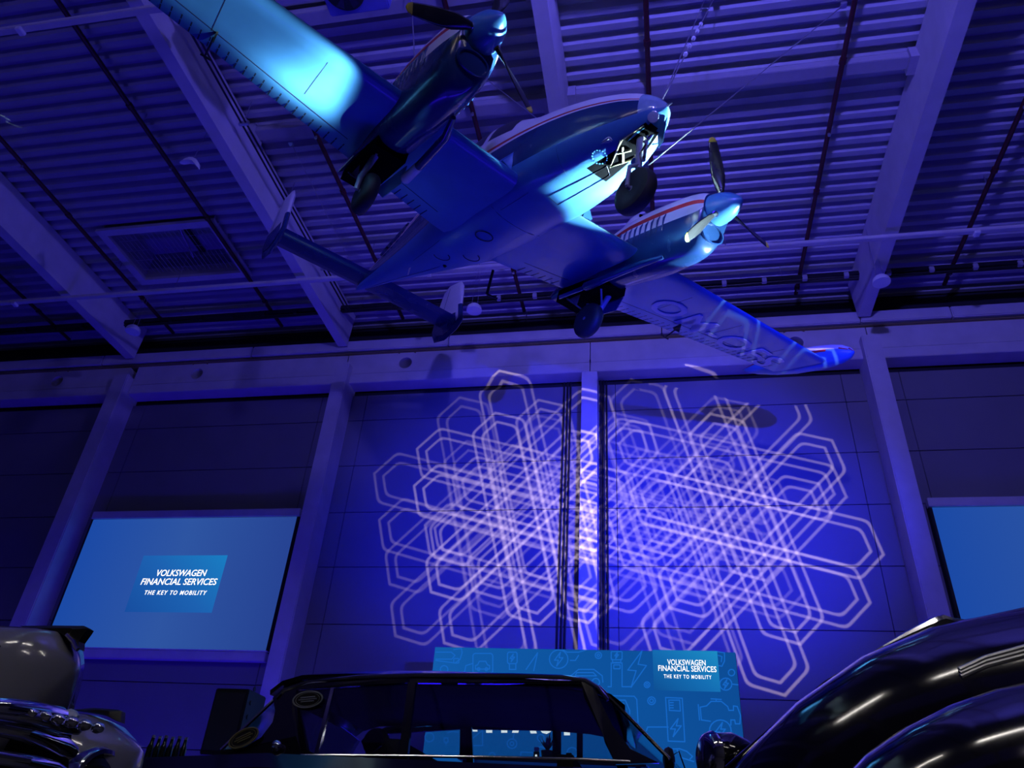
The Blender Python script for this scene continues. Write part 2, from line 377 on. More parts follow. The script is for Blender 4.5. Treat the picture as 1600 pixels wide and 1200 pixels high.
# sandwich panels in the bays between columns
COLS = [(-19.9, 0.42), (-13.70, 0.42), (-7.52, 0.36), (-1.40, 0.36), (4.78, 0.38), (10.95, 0.38)]
rows = [0.02, 0.55 + H - 1.0, 1.80 + H - 1.0, 2.03 + H, 3.03 + H, 4.27 + H, 5.50 + H, 6.78 + H, 7.96 + H, 9.20 + H, 10.3 + H]
rows[3] = 1.80 + H; rows = [0.02, 0.57 + H - 1.2 + 0.0, 0.57 + H, 1.80 + H, 3.03 + H, 4.27 + H, 5.50 + H, 6.78 + H, 7.96 + H, 9.20 + H, 9.93 + H]
for bi in range(len(COLS) - 1):
    x0 = COLS[bi][0] + COLS[bi][1]/2 - 0.06; x1 = COLS[bi+1][0] - COLS[bi+1][1]/2 + 0.06
    xs = [x0, x0 + 0.45, x1 - 0.5, x1]
    for ri in range(len(rows) - 1):
        for k in range(3):
            if rows[ri+1] - rows[ri] < 0.1: continue
            G().box((xs[k] + 0.006, YW, rows[ri] + 0.008), (xs[k+1] - 0.006, YW + 0.14, rows[ri+1] - 0.008), 0.006).out('panel', M['panel'], wall)
# columns
for i, (cx, w) in enumerate(COLS):
    d = 14.6 if i == 3 else 14.42
    struct(G().box((cx - w/2, d, 0), (cx + w/2, YW + 0.1, 10.07 + H + (0.5 if i != 3 else 0)), 0.02).out('trim_%d' % (i+1), M['concrete']))
# pipes beside the middle pilaster
for k, (dx, rr) in enumerate([(-0.62, 0.022), (-0.54, 0.022), (-0.47, 0.022), (0.24, 0.03), (0.30, 0.025), (0.37, 0.02)]):
    o = G().tube([(COLS[3][0] + dx, YW - 0.06, 0.1), (COLS[3][0] + dx, YW - 0.06, 10.0 + H)], rr, 8).out('cable_conduit', M['black'], smooth=True)
    tag(o, 'thin dark conduit running up the wall just %s of the middle pilaster, %s of three' % ('left' if dx < 0 else 'right', ['leftmost', 'middle', 'rightmost'][k % 3]), 'conduit', 'conduits beside the middle pilaster')
# ring beam: precast girder, its round holes cut right through the face
def ring_segment(idx, x0, x1, holes):
    yf, zb = 14.63, 10.07 + H
    zs = [zb, zb + 0.26, zb + 0.36, zb + 0.86]          # lower flange, step, web, top
    g = G()
    # lower flange, set 6 cm proud, with chamfered lower front edge
    g.box((x0, yf, zb), (x1, YW + 0.05, zb + 0.27), 0.012)
    g.box((x0 + 0.01, yf + 0.012, zb + 0.275), (x1 - 0.01, YW + 0.05, zb + 0.36))
    # web front with holes: fan between a circle and its surrounding square
    yw = yf + 0.03; z0, z1 = zb + 0.36, zb + 0.86; zc = 10.62 + H; r = 0.165; N = 32
    xs = [x0]; 
    for hx in holes:
        if x0 + 0.4 < hx < x1 - 0.4: xs += [hx - 0.23, hx + 0.23]
    xs.append(x1)
    for k in range(0, len(xs), 2): g.box((xs[k], yw, z0), (xs[k+1], yw + 0.25, z1))
    for k in range(1, len(xs) - 1, 2):
        hx = (xs[k] + xs[k+1]) / 2; vin = []; vout = []; bin_ = []
        for q in range(N):
            a = 2 * PI * (q + 0.5) / N; c_, s_ = math.cos(a), math.sin(a)
            t = min(0.23 / max(abs(c_), 1e-6), ((z1 - zc) if s_ > 0 else (zc - z0)) / max(abs(s_), 1e-6))
            vin.append((hx + r*c_, yw, zc + r*s_)); vout.append((hx + t*c_, yw, zc + t*s_)); bin_.append((hx + r*c_, YW + 0.10, zc + r*s_))
        g.add(vin + vout + bin_, [(q, (q+1) % N, N + (q+1) % N, N + q) for q in range(N)] + [(q, 2*N + q, 2*N + (q+1) % N, (q+1) % N) for q in range(N)])
    return struct(g.out('trim_%d' % idx, M['concrete'], fix=False))
holes = [-15.85, -11.67, -5.97, -3.2 + 0.35, 3.26, 7.4]
holes = [-15.85, -11.67, -5.97, 3.26, 8.9]
segs = [(-26, -19.92), (-19.88, -13.72), (-13.48, -7.52), (-7.5, -1.4), (-1.38, 4.78), (4.8, 14)]
for i, (a, b) in enumerate(segs): ring_segment(10 + i, a, b, holes)
struct(G().box((XL, 14.66, 10.93 + H), (XR, 14.72, 10.99 + H)).box((XL, 14.60, 10.945 + H), (XR, 14.66, 10.965 + H)).out('trim_20', M['yellowcable']))
# eaves chord above, with joints
ej = [-26, -19.9, -14.6, -10.2, -4.9, 0.3, 4.7, 6.6, 14]
for i in range(len(ej) - 1):
    struct(G().box((ej[i] + 0.01, 14.55, 11.02 + H), (ej[i+1] - 0.01, YW + 0.1, 11.32 + H), 0.02).out('trim_%d' % (21 + i), M['concrete']))
# deck
def deck():
    p = 0.292; h = 0.115; prof = []
    y = YB; k = 0
    y0 = 9.113 - 60 * p
    while y0 < YB: y0 += p
    y = y0
    while y < YW + 0.1:
        prof += [(y, 0), (y + 0.112, 0), (y + 0.160, h), (y + 0.225, h)]; y += p
    xs = [XL, XR]
    v = []; f = []
    for x in xs: v += [(x, a, 12.1 + H + b) for a, b in prof]
    n = len(prof)
    f = [(i, i+1, n+i+1, n+i) for i in range(n-1)]
    # opening of the roof vent
    return v, f, n, prof
VX0, VX1, VY0, VY1 = -12.3, -9.55, 10.8, 12.45
v, f, n, prof = deck()
vv = []; ff = []
for (xa, xb, hole) in [(XL, VX0, 0), (VX0, VX1, 1), (VX1, XR, 0)]:
    b0 = len(vv)
    vv += [(xa, a, 12.1 + H + b) for a, b in prof] + [(xb, a, 12.1 + H + b) for a, b in prof]
    for i in range(n-1):
        ym = (prof[i][0] + prof[i+1][0]) / 2
        if hole and VY0 < ym < VY1: continue
        ff.append((b0+i, b0+i+1, b0+n+i+1, b0+n+i))
ceil = me('ceiling', vv, ff, M['deck']); ceil['kind'] = 'structure'
# roof vent
wn = bpy.data.objects.new('window_1', None); C.objects.link(wn); wn['kind'] = 'structure'
g = G(); zt = 12.1 + H
for (a, b) in [((VX0-.12, VY0-.12), (VX1+.12, VY0+.06)), ((VX0-.12, VY1-.06), (VX1+.12, VY1+.12)), ((VX0-.12, VY0+.06), (VX0+.08, VY1-.06)), ((VX1-.08, VY0+.06), (VX1+.12, VY1-.06))]:
    g.box((*a, zt - 0.18), (*b, zt - 0.10))
g.out('frame', M['concrete'], wn)
g = G()
g.box((VX0-.02, VY0-.02, zt-.1), (VX0+.02, VY1+.02, zt+.75)).box((VX1-.02, VY0-.02, zt-.1), (VX1+.02, VY1+.02, zt+.75)).box((VX0, VY0-.02, zt-.1), (VX1, VY0+.02, zt+.75)).box((VX0, VY1-.02, zt-.1), (VX1, VY1+.02, zt+.75))
g.out('curb', M['purlin'], wn)
G().box((VX0, VY0, zt + .72), ((VX0+VX1)/2 - .08, VY1, zt + .76)).out('hatch_panel', M['deck'], wn)
G().box(((VX0+VX1)/2 + .08, VY0, zt + .72), (VX1, VY1, zt + .76)).out('hatch_panel', M['deck'], wn)
G().box(((VX0+VX1)/2 - .08, VY0, zt + .66), ((VX0+VX1)/2 + .08, VY1, zt + .76)).out('mullion', M['gap'], wn)
g = G()
for k in range(24):
    x = VX0 + 0.06 + k * (VX1 - VX0 - .12) / 23; g.tube([(x, VY0, zt + .05), (x, VY1, zt + .05)], 0.006, 4)
for k in range(5):
    y = VY0 + 0.15 + k * 0.33; g.tube([(VX0, y, zt + .05), (VX1, y, zt + .05)], 0.006, 4)
o = g.out('safety_grid', M['purlin'], wn); o['kind'] = 'stuff'
G().tube([(-10.9, VY0 + .1, zt + .6), (-10.75, VY1 - .45, zt + .08)], 0.03, 8).out('actuator_bar', M['steel'], wn, smooth=True)
# roof beams (tapered concrete T section) seen from below
BX = [(-19.8, 0.3), (-13.72, 0.26), (-7.66, 0.24), (-1.40, 0.24), (4.77, 0.26), (10.95, 0.26)]
for i, (bx, w) in enumerate(BX):
    zb = 11.12 + H; g = G(); rings = []
    for y in (YB, 14.5):
        rings.append([(bx - w/2, y, zb), (bx + w/2, y, zb), (bx + w/2 + .05, y, zt - .02), (bx - w/2 - .05, y, zt - .02)])
    v_, f_2 = loft(rings); g.add(v_, f_2)
    struct(g.out('trim_%d' % (30 + i), M['concrete']))
# purlins between beams
pi_ = 40
for i in (2, 3):
    for y in (8.5, 6.35, 2.4):
        a = BX[i][0] + .22; b = BX[i+1][0] - .22
        g = G().box((a, y, 11.90 + H), (b, y + .24, 12.06 + H), 0.01)
        g.box((a - .1, y - .06, 11.82 + H), (a + .08, y + .30, 12.08 + H)).box((b - .08, y - .06, 11.82 + H), (b + .1, y + .30, 12.08 + H))
        struct(g.out('trim_%d' % pi_, M['purlin'])); pi_ += 1

# =================================================================== HALL SERVICES
# long cable trunking rails hung below the beams
for k, (y, z) in enumerate([(11.75, 10.90), (5.42, 10.88)]):
    t = thing('trunking_rail', ['long pale trunking rail crossing the whole roof behind the aircraft tail', 'pale trunking rail at the top left corner crossing the roof beam above the wing tip'][k], 'rail', (0, y, z + H), 'trunking rails under the roof beams')
    x0, x1 = (-24, 13) if k == 0 else (-24, -5.6)
    G().box((x0, -.055, -.03), (x1, .055, .05), 0.01).out('rail', M['concrete'], t)
    x = x0 + 1
    while x < x1:
        G().tube([(x, 0, .03), (x, 0, 1.25)], 0.008, 5).out('hanger_rod', M['steel'], t); x += 6.15
    for x in ((-14.9, -4.6, 6.2) if k == 0 else (-14.9, -9.6)): G().box((x - .05, -.07, -.1), (x + .05, .07, -.03), .01).out('junction_box', M['white'], t)
# sprinkler pipes, one per entry: pixel on the photo that the pipe passes
def pipe_at(u, v, lab, y0=-11, y1=14.4, r=0.045, z=11.82):
    p = W(u, v, Z=z); x = p.x
    t = thing('sprinkler_pipe', lab, 'pipe', (x, 0, z + H), 'sprinkler pipes under the roof')
    G().tube([(0, y0, 0), (0, y1, 0)], r, 10).out('pipe', M['redpipe'], t, smooth=True)
    y = y0 + 0.6 + random.random() * 1.5; k = 0
    while y < y1:
        if k % 2 == 0:
            G().tube([(0, y - .05, 0), (0, y + .05, 0)], r * 1.35, 10).out('coupling', M['redpipe'], t, smooth=True)
        G().tube([(0, y, 0), (0, y, -.10)], [0.018, 0.03], 6).out('sprinkler_head', M['steel'], t) if k % 3 == 1 else G().tube([(0, y + .4, r * .5), (0, y + .4, .3)], 0.009, 5).out('hanger_rod', M['steel'], t)
        y += 1.45; k += 1
    return t
for a in [(0, 431, 'dark sprinkler pipe at the far left edge, outside the leftmost roof beam'),
          (0, 216, 'dark sprinkler pipe passing just left of the roof vent'),
          (89, 0, 'dark sprinkler pipe passing just right of the roof vent'),
          (497, 216, 'dark red sprinkler pipe running down past the starboard wing and behind the tail boom'),
          (694, 0, 'dark red sprinkler pipe behind the left propeller, seen again below the aircraft belly'),
          (1009, 0, 'dark red sprinkler pipe hanging behind the aircraft nose wheel'),
          (1336, 0, 'dark red sprinkler pipe between the right propeller and the right roof beam'),
          (1600, 162, 'dark sprinkler pipe at the right edge, right of the right roof beam')]:
    pipe_at(*a)
# twin conduit beside beam two
p = W(308, 69, Z=11.5)
t = thing('conduit_pair', 'pair of thin black conduits running beside the second roof beam', 'conduit', (p.x, 0, 11.5 + H))
for dx in (0, 0.09): G().tube([(dx, -11, 0), (dx, 13.6, 0)], 0.019, 8).out('conduit', M['black'], t, smooth=True)
for k in range(12): G().box((-.05, -10 + k*2.0, -.04), (.14, -9.95 + k*2.0, .05)).out('clamp', M['steel'], t)
for k in range(12): G().tube([(.05, -10 + k*2.0, .05), (.05, -10 + k*2.0, .6)], 0.009, 5).out('hanger_rod', M['steel'], t)
# cable tray with fixing boxes near the far wall
t = thing('cable_tray', 'dark cable tray with small pale boxes in front of the eaves', 'cable tray', (0, 13.75, 11.68 + H))
G().box((-24, -.09, -.02), (13, .09, .015)).box((-24, -.09, .015), (13, -.075, .08)).box((-24, .075, .015), (13, .09, .08)).out('tray', M['black'], t)
for k, (yy, rr) in enumerate([(-.04, .02), (.01, .025), (.05, .018)]): G().tube([(-24 + q*1.0, yy, -.04 - .02*math.sin(q*1.3 + k)) for q in range(38)], rr, 6).out('cable', M['black'], t, smooth=True)
for k in range(41):
    x = -23.5 + k * 0.87
    G().box((x - .05, -.12, -.075), (x + .05, -.02, .05), 0.01).out('junction_box', M['black'] if x < -3.5 else M['purlin'], t)
for k in range(8): G().tube([(-22 + k*5, 0, .05), (-22 + k*5, 0, .5)], .008, 5).out('hanger_rod', M['steel'], t)
# pendant dome lamps
def pendant(u, v, y, lab, flip=1):
    p = W(u, v, Y=y); L = 12.1 + H - p.z
    t = thing('pendant_sensor', lab, 'pendant', p, 'small white pendants under the roof')
    pr = [(-.05, .0001), (-.05, .17), (0.0, .17), (.05, .155), (.10, .11), (.125, .05), (.13, .0001)]
    G().lathe(pr, 20, Matrix.Rotation(-PI/2, 4, 'Y')).out('dome', M['white'], t, smooth=True)
    for s in (-1, 1): G().tube([(s*.07, 0, .11), (s*.02, 0, L + .05)], 0.006, 4).out('hanging_wire', M['steel'], t)
pendant(208, 516, 12.6, 'small white dome pendant beside the end of the leftmost beam')
pendant(741, 483, 12.8, 'small white dome pendant right of the aircraft tail fin')
pendant(1377, 439, 12.6, 'small white dome pendant in front of the right roof beam')
p = W(298, 254, Z=10.6)
t = thing('boomerang_lamp', 'small white boomerang shaped pendant between the left roof beams', 'pendant', p)
ch = [(281, 254.5), (288, 249.5), (296, 246.8), (303, 247), (308, 250), (312, 257), (311, 264), (307, 259), (302, 253.5), (294, 252.5)]
P = [W(u, v, Y=p.y) - p for u, v in ch]; c_ = sum(P, Vector())/len(P)
v_, f_2 = loft([[c_ + (q - c_)*.75 + Vector((0, -.05, 0)) for q in P], [q + Vector((0, -.02, 0)) for q in P], [q + Vector((0, .02, 0)) for q in P], [c_ + (q - c_)*.75 + Vector((0, .05, 0)) for q in P]])
G().add(v_, f_2).out('shade', M['white'], t, smooth=True)
G().tube([(0.02, 0, .02), (.12, .0, 1.62)], 0.007, 5).out('hanging_wire', M['steel'], t)
# blue ventilator box at the top
p0 = W(520, 30, Z=10.8); p1 = W(608, 16, Z=10.8)
t = thing('ventilator_box', 'blue box with a round black fan opening at the top edge', 'ventilator', ((p0.x + p1.x)/2, p0.y - .45, 10.8 + H))
w = (p1.x - p0.x) / 2 + .02
g = G().box((-w, -.5, 0), (w, .42, .42), 0.02).out('housing', M['boxblue'], t)
G().lathe([(-.03, .27), (-.015, .30), (0.0, .30), (.03, .30)], 32, Matrix.Translation((-.12, 0.05, 0)) @ Matrix.Rotation(-PI/2, 4, 'Y')).out('fan_ring', M['black'], t, smooth=True)
g = G()
for k in range(6):
    a = k*PI/3; g.prism([(-.12 + .05*math.cos(a), .05 + .05*math.sin(a), -.033), (-.12 + .26*math.cos(a-.25), .05 + .26*math.sin(a-.25), -.036), (-.12 + .26*math.cos(a+.25), .05 + .26*math.sin(a+.25), -.05)], (0, 0, -.004))
g.lathe([(-.01, .06), (.02, .06)], 16, Matrix.Translation((-.12, .05, -.045)) @ Matrix.Rotation(-PI/2, 4, 'Y'))
g.out('fan_blades', M['black'], t)
for s in (-1, 1): G().tube([(s*w*.8, 0, .4), (s*w*.8, 0, 1.35)], .012, 6).out('hanger_rod', M['steel'], t)

# =================================================================== SCREENS
def frame_M(o, ex, ey, ez):
    mm = Matrix.Identity(4)
    for i in range(3): mm[i][0] = ex[i]; mm[i][1] = ey[i]; mm[i][2] = ez[i]; mm[i][3] = o[i]
    return mm
TXT = lambda o: frame_M(o, (1, 0, 0), (0, 0, 1), (0, -1, 0))       # text facing -Y
def logo(parent, cx, cz, y, w, h, s, panel_mat, cut=0.0, shear=0.0):
    """logo panel with the three lines of lettering; parent-local"""
    g = G().prism([(-w/2, 0, -h/2), (w/2, 0, -h/2), (w/2, 0, h/2), (-w/2, 0, h/2)], (0, 0.012, 0))
    o = g.out('logo_panel', panel_mat, parent); o.location = (cx, y, cz)
    for txt, dz, sz, ft in (('VOLKSWAGEN', .125, 1, .585), ('FINANCIAL SERVICES', -.03, 1, .885), ('THE KEY TO MOBILITY', -.205, .66, .72)):
        textmesh('lettering', txt, s*sz, M['e_white'], TXT((0.02*w, -.012, dz*h)), o, shear, .003, .006*s, spacing=1.0 if sz == 1 else 1.25, fit=ft*w)
    return o
def pscreen(x0, x1, lab, with_logo):
    z0, z1 = 3.66 + H, 6.60 + H
    t = thing('projection_screen', lab, 'screen', ((x0+x1)/2, 14.80, z0), 'projection screens on the far wall')
    w = (x1 - x0)/2; h = z1 - z0
    M[lab] = screenmat('screen_picture', [(0.012, 0.075, 0.42), (0.030, 0.10, 0.40), (0.022, 0.062, 0.32)], 0, 0.9, -w, w)
    G().box((-w, 0, 0), (w, .05, h)).out('picture', M[lab], t)
    G().box((-w - .06, -.03, h + .02), (w + .06, .12, h + .20), .01).out('top_casing', M['concrete'], t)
    G().box((-w - .06, -.03, -.22), (w + .04, .12, -.035), .01).out('bottom_bar', M['concrete'], t)
    G().box((-w - .05, -.032, -.03), (w + .05, .06, -.008)).out('chrome_strip', M['white'], t)
    G().box((-w - .05, .051, -.05), (w + .05, .19, h + .1)).out('backing', M['gap'], t)
    G().box((-w - .05, -.0, 0), (-w-.005, .05, h)).out('side_border', M['black'], t)
    G().box((w + .005, 0, 0), (w + .05, .05, h)).out('side_border', M['black'], t)
    if with_logo:
        lm = screenmat('logo_glow', [(0.010, 0.085, 0.42), (0.015, 0.15, 0.55), (0.012, 0.27, 0.70)], 3, 0.8, -1.3, 1.3)
        a = W(220, 868, Y=14.78); b = W(351, 866, Y=14.78); c = W(327, 957, Y=14.78)
        logo(t, (a.x + b.x)/2 - t.location.x + .07, (a.z + c.z)/2 - z0, -.013, (b.x - a.x), a.z - c.z, 0.205, lm, shear=.14)
    return t
sl = W(145, 815, Y=14.8).x; sr = W(462, 815, Y=14.8).x
pscreen(sl, sr, 'large blue projection screen on the left with white lettering in a lighter square', True)
pscreen(W(1458, 798, Y=14.8).x, W(1458, 798, Y=14.8).x + (sr - sl), 'plain blue projection screen cut by the right edge of the photo', False)

# LED wall
YL = 12.5
a = W(680, 1010, Y=YL); b = W(1149, 1020.6, Y=YL)
lx0, lx1, lz1 = a.x, b.x, (a.z + b.z)/2
t = thing('led_wall', 'bright blue screen wall with line drawings standing behind the black sedan', 'screen', ((lx0 + lx1)/2, YL, 0))
led = t; lw = (lx1 - lx0)/2
pic = screenmat('led_picture', [(0.006, 0.105, 0.40), (0.004, 0.085, 0.34), (0.004, 0.072, 0.30)], 0, 1.0, -lw, lw)
G().box((-lw, 0, 1.15), (lw, .05, lz1)).out('display', pic, t)
G().box((-lw - .01, .05, 1.1), (lw + .01, .16, lz1 - .01)).out('rear_casing', M['black'], t)
for s in (-1, 1):
    G().box((s*lw*.8 - .05, .16, 0), (s*lw*.8 + .05, .26, lz1 - .1)).box((s*lw*.8 - .05, -.0, 0), (s*lw*.8 + .05, 1.0, .06)).out('support_post', M['black'], t)
G().box((-lw, 0.0, .02), (lw, .12, 1.1)).out('skirt', M['plat'], t)
lmat = screenmat('led_logo_glow', [(0.004, 0.055, 0.26), (0.008, 0.17, 0.50), (0.015, 0.33, 0.66)], 3, 0.9, -.75, .75)
a = W(1019, 1018, Y=YL); b = W(1118, 1018.5, Y=YL); c = W(1123, 1080, Y=YL)
logo(t, (a.x + b.x)/2 - t.location.x + .015, (b.z + c.z)/2, -.013, b.x - a.x + .02, b.z - c.z + .02, 0.118, lmat)
def ribbon(polys, wd=0.017):
    """polys: list of closed / open pixel polylines -> one flat icon mesh on the display"""
    g = G()
    for poly in polys:
        P = []
        for (u, v) in poly:
            q = W(u, v, Y=YL); P.append(Vector((q.x - led.location.x, 0, q.z)))
        for i in range(len(P) - 1):
            d = (P[i+1] - P[i])
            if d.length < 1e-5: continue
            d.normalize(); n_ = Vector((-d.z, 0, d.x)) * wd/2; e = d * wd * .35
            g.prism([P[i] - n_ - e + Vector((0, -.004, 0)), P[i+1] - n_ + e + Vector((0, -.004, 0)), P[i+1] + n_ + e + Vector((0, -.004, 0)), P[i] + n_ - e + Vector((0, -.004, 0))], (0, .003, 0))
    return g.out('line_drawing', M['e_line'], led)
def circ(cx, cy, r, n=20, ry=None):
    ry = ry or r
    return [(cx + r*math.cos(2*PI*k/n), cy + ry*math.sin(2*PI*k/n)) for k in range(n+1)]
def bolt(cx, cy, s):
    return [(cx + a*s, cy + b*s) for a, b in [(.25, -1), (-.6, .15), (-.05, .15), (-.3, 1), (.6, -.2), (.05, -.2), (.25, -1)]]
def rrect(x0, y0, x1, y1, r):
    p = []
    for (cx, cy, a0) in [(x1-r, y0+r, -90), (x1-r, y1-r, 0), (x0+r, y1-r, 90), (x0+r, y0+r, 180)]:
        for k in range(5): an = math.radians(a0 + 22.5*k); p.append((cx + r*math.cos(an), cy + r*math.sin(an)))
    return p + [p[0]]
def car(x, y, s):
    return [[(x + a*s, y + b*s) for a, b in [(-1, .5), (-1, 0), (-.7, -.1), (-.45, -.6), (.45, -.6), (.7, -.1), (1, 0), (1, .5), (-1, .5)]], circ(x - .55*s, y + .5*s, .2*s, 12), circ(x + .55*s, y + .5*s, .2*s, 12)]
icons = [
    [[(681, 1019), (705, 1019), (711, 1024), (706, 1030), (681, 1030)], [(709, 1015), (721, 1013), (722, 1020), (719, 1030), (711, 1036), (681, 1032)], rrect(709, 1029, 717, 1036, 1.5)],
    [rrect(739, 1021, 770, 1052, 4)] + car(754, 1040, 11),
    [rrect(793, 1019, 808, 1037, 3), bolt(800.5, 1028, 6), [(796, 1038), (796, 1046), (806, 1046), (806, 1038)]],
    [[(822, 1046), (840, 1020), (834, 1048)]],
    [circ(873, 1030, 14.5), bolt(873, 1030, 11)],
    [circ(935, 1024, 5, 12), circ(935, 1024, 2, 8)],
    [rrect(955, 1018, 972, 1031, 2), bolt(963.5, 1024, 5), [(957, 1030), (957, 1035), (970, 1035), (970, 1030)], [(950, 1073), (955, 1073), (955, 1036), (972, 1036), (972, 1073), (986, 1073)], rrect(959, 1039, 969, 1045, 1)],
    [[(1003, 1017), (981, 1047), (994, 1048), (986, 1074), (1010, 1040), (997, 1038), (1003, 1017)]],
    [[(892, 1056), (904, 1046), (928, 1046), (941, 1056), (942, 1066)], [(901, 1051), (927, 1051), (932, 1056), (899, 1056), (901, 1051)], circ(931, 1066, 6, 12)],
    [circ(1011, 1070, 4.5, 12), circ(1011, 1070, 2, 8)], [circ(1018, 1095, 6, 12), circ(1018, 1095, 3, 8)],
    [[(1040, 1090), (1066, 1091), (1070, 1159), (1044, 1158), (1040, 1090)], [(1045, 1094), (1062, 1094), (1063, 1111), (1046, 1110), (1045, 1094)], bolt(1056, 1137, 14), [(1047, 1098), (1052, 1098)], [(1047, 1102), (1052, 1102)], [(1047, 1106), (1052, 1106)], [(1044, 1136), (1012, 1136), (1010, 1142)]],
    [[(1091, 1101), (1093, 1125)], [(1094, 1105), (1104, 1103), (1111, 1096), (1127, 1096), (1137, 1104), (1139, 1110), (1146, 1110), (1146, 1103), (1152, 1104), (1157, 1118), (1156, 1131), (1149, 1131), (1148, 1125), (1142, 1125), (1142, 1133)], [(1094, 1105), (1096, 1125), (1110, 1127)], [(1111, 1092), (1127, 1093)], [(1119, 1092), (1119, 1096)]],
    [circ(1125.5, 1142, 17), bolt(1125.5, 1142, 13)],
    [circ(1134, 1069, 9.5, 16), bolt(1134, 1069, 7), [(1144, 1069), (1153, 1070)]], [circ(1143, 1051, 5, 12)],
    [[(1119, 1018), (1132, 1020), (1132, 1033), (1128, 1041), (1122, 1040)], [(1122, 1024), (1128, 1026), (1127, 1034)]],
    [[(948, 1087), (991, 1088), (995, 1093), (997, 1130)], [(958, 1094), (977, 1094), (984, 1110), (984, 1130), (960, 1130)], [(966, 1099), (974, 1099), (979, 1109), (966, 1109), (966, 1099)]],
    [[(1032, 1171), (1062, 1170), (1073, 1174), (1082, 1182), (1078, 1186)], [(1058, 1172), (1065, 1184), (1084, 1190)]],
    [circ(671, 1152, 7, 16)], [[(700, 1145), (706, 1143), (716, 1144)], rrect(694, 1153, 700, 1160, 1), [(697, 1160), (697, 1164)]],
    [[(733, 1165), (754, 1165), (754, 1141), (737, 1155)]], [circ(800, 1162, 7.5, 16), circ(800, 1162, 3, 8), [(803, 1146), (802, 1154)]],
    [circ(769, 1181, 5, 12)], [circ(845, 1153, 5.5, 12)], [[(813, 1188), (814, 1175), (832, 1176)]], [circ(845, 1178, 11, 16)], [circ(894, 1176, 8, 14)],
    [[(880, 1015.5), (886, 1019), (904, 1019), (914, 1016)]], [[(891, 1032), (899, 1032), (904, 1024)]],
    [[(725, 1055), (728, 1040), (738, 1037)]], [circ(694, 1046, 6, 12)],
]
for ic in icons: ribbon(ic)
# big headline letters of which the sedan's roof lets only the feet be seen
def glyph(polys):
    g = G()
    for poly in polys:
        P = [W(u, v, Y=YL) for u, v in poly]
        g.prism([Vector((q.x - led.location.x, -.012, q.z)) for q in P], (0, .010, 0))
    return g.out('headline_letter', M['e_white'], led)
def stroke(a, b, w):
    return [(a[0]-w, a[1]), (a[0]+w, a[1]), (b[0]+w, b[1]), (b[0]-w, b[1])]
T_ = 1112
glyph([stroke((741, 1143), (741, T_), 5), stroke((741, 1124), (751, T_), 4)])
glyph([stroke((764.5, 1145), (764.5, T_), 4.7), stroke((788, 1145), (788, T_), 4.7), [(769, 1126), (784, 1126), (784, 1132), (769, 1132)]])
glyph([stroke((805, 1145), (814, T_), 4.8), stroke((834, 1146), (825, T_), 4.8)])
glyph([[(842, T_), (851, T_), (851, 1134), (846, 1141)], [(855, T_), (864, T_), (863, 1141), (856, 1134)], [(842, 1138), (847, 1145), (854, 1147), (860, 1144), (864, 1138), (856, 1132), (850, 1132)]])
glyph([stroke((886, 1149), (885, T_), 4.6), [(873, T_), (898, T_), (898, T_ + 7), (873, T_ + 7)]])
# =================================================================== AIRCRAFT
PM = frame_M((0.27403144, 5.21614602, 6.92169561 + H), RX, RY, RZ)
plane = thing('twin_engine_aircraft', 'blue and white twin-engined propeller aeroplane hanging from the roof, nose up to the right', 'aircraft', M4=PM)
FUS = [(0.03, .015, -.03, .0, .03), (0.0, .06, -.08, .0, .06), (-.06, .14, -.15, .02, .13), (-.18, .22, -.23, .04, .21), (-.4, .33, -.33, .07, .31), (-.8, .46, -.41, .11, .44), (-1.3, .56, -.455, .15, .56),
       (-1.8, .62, -.48, .18, .68), (-2.2, .645, -.49, .20, .82), (-2.7, .66, -.49, .22, 1.02), (-3.3, .665, -.48, .24, 1.1), (-4.0, .63, -.44, .26, 1.05), (-4.6, .54, -.36, .28, .90),
       (-5.4, .42, -.24, .30, .72), (-6.3, .30, -.09, .32, .57), (-7.2, .19, .05, .33, .47), (-8.0, .10, .16, .33, .41), (-8.4, .03, .23, .30, .34)]
def fus_sec(x):
    hw, zb, zw, zt_ = interp(FUS, x)
    return max(hw, .004), zb, zw, max(zt_, zw + .01)
NL, NU = 8, 10            # ring steps: lower half / upper half per side
def fus_ring(x):
    hw, zb, zw, zt_ = fus_sec(x); R_ = []
    e = 0.72
    fr = [0, .12, .26, .40, .54, .68, .80, .90, 1.0]
    low = []
    for t_ in fr:                       # bottom centre -> waist
        a = t_ * PI/2; low.append((hw * (math.sin(a) ** e), zw + (zb - zw) * (math.cos(a) ** e)))
    upf = [0, .035, .075, .11, .24, .38, .52, .66, .80, .9, 1.0]
    up = []
    for t_ in upf[1:]:
        a = t_ * PI/2; up.append((hw * (math.cos(a) ** (.85 - .38*max(0, min(1, (-x - 1.7)/.6, (4.9 + x)/.8)))), zw + (zt_ - zw) * (math.sin(a) ** .95)))
    right = low + up                    # y >= 0
    pts = [Vector((x, y, z)) for y, z in right] + [Vector((x, -y, z)) for y, z in right[-2:0:-1]]
    return pts, len(right)
xs = [.03, .015, 0, -.03, -.06, -.11, -.18, -.28, -.4] + [-.5 - .12*k for k in range(66)]
xs = [x for x in xs if x > -8.4] + [-8.4]
rings = []
for x in xs: p_, nr = fus_ring(x); rings.append(p_)
v, f = loft(rings); n = len(rings[0]); mi = []
nlow = 9
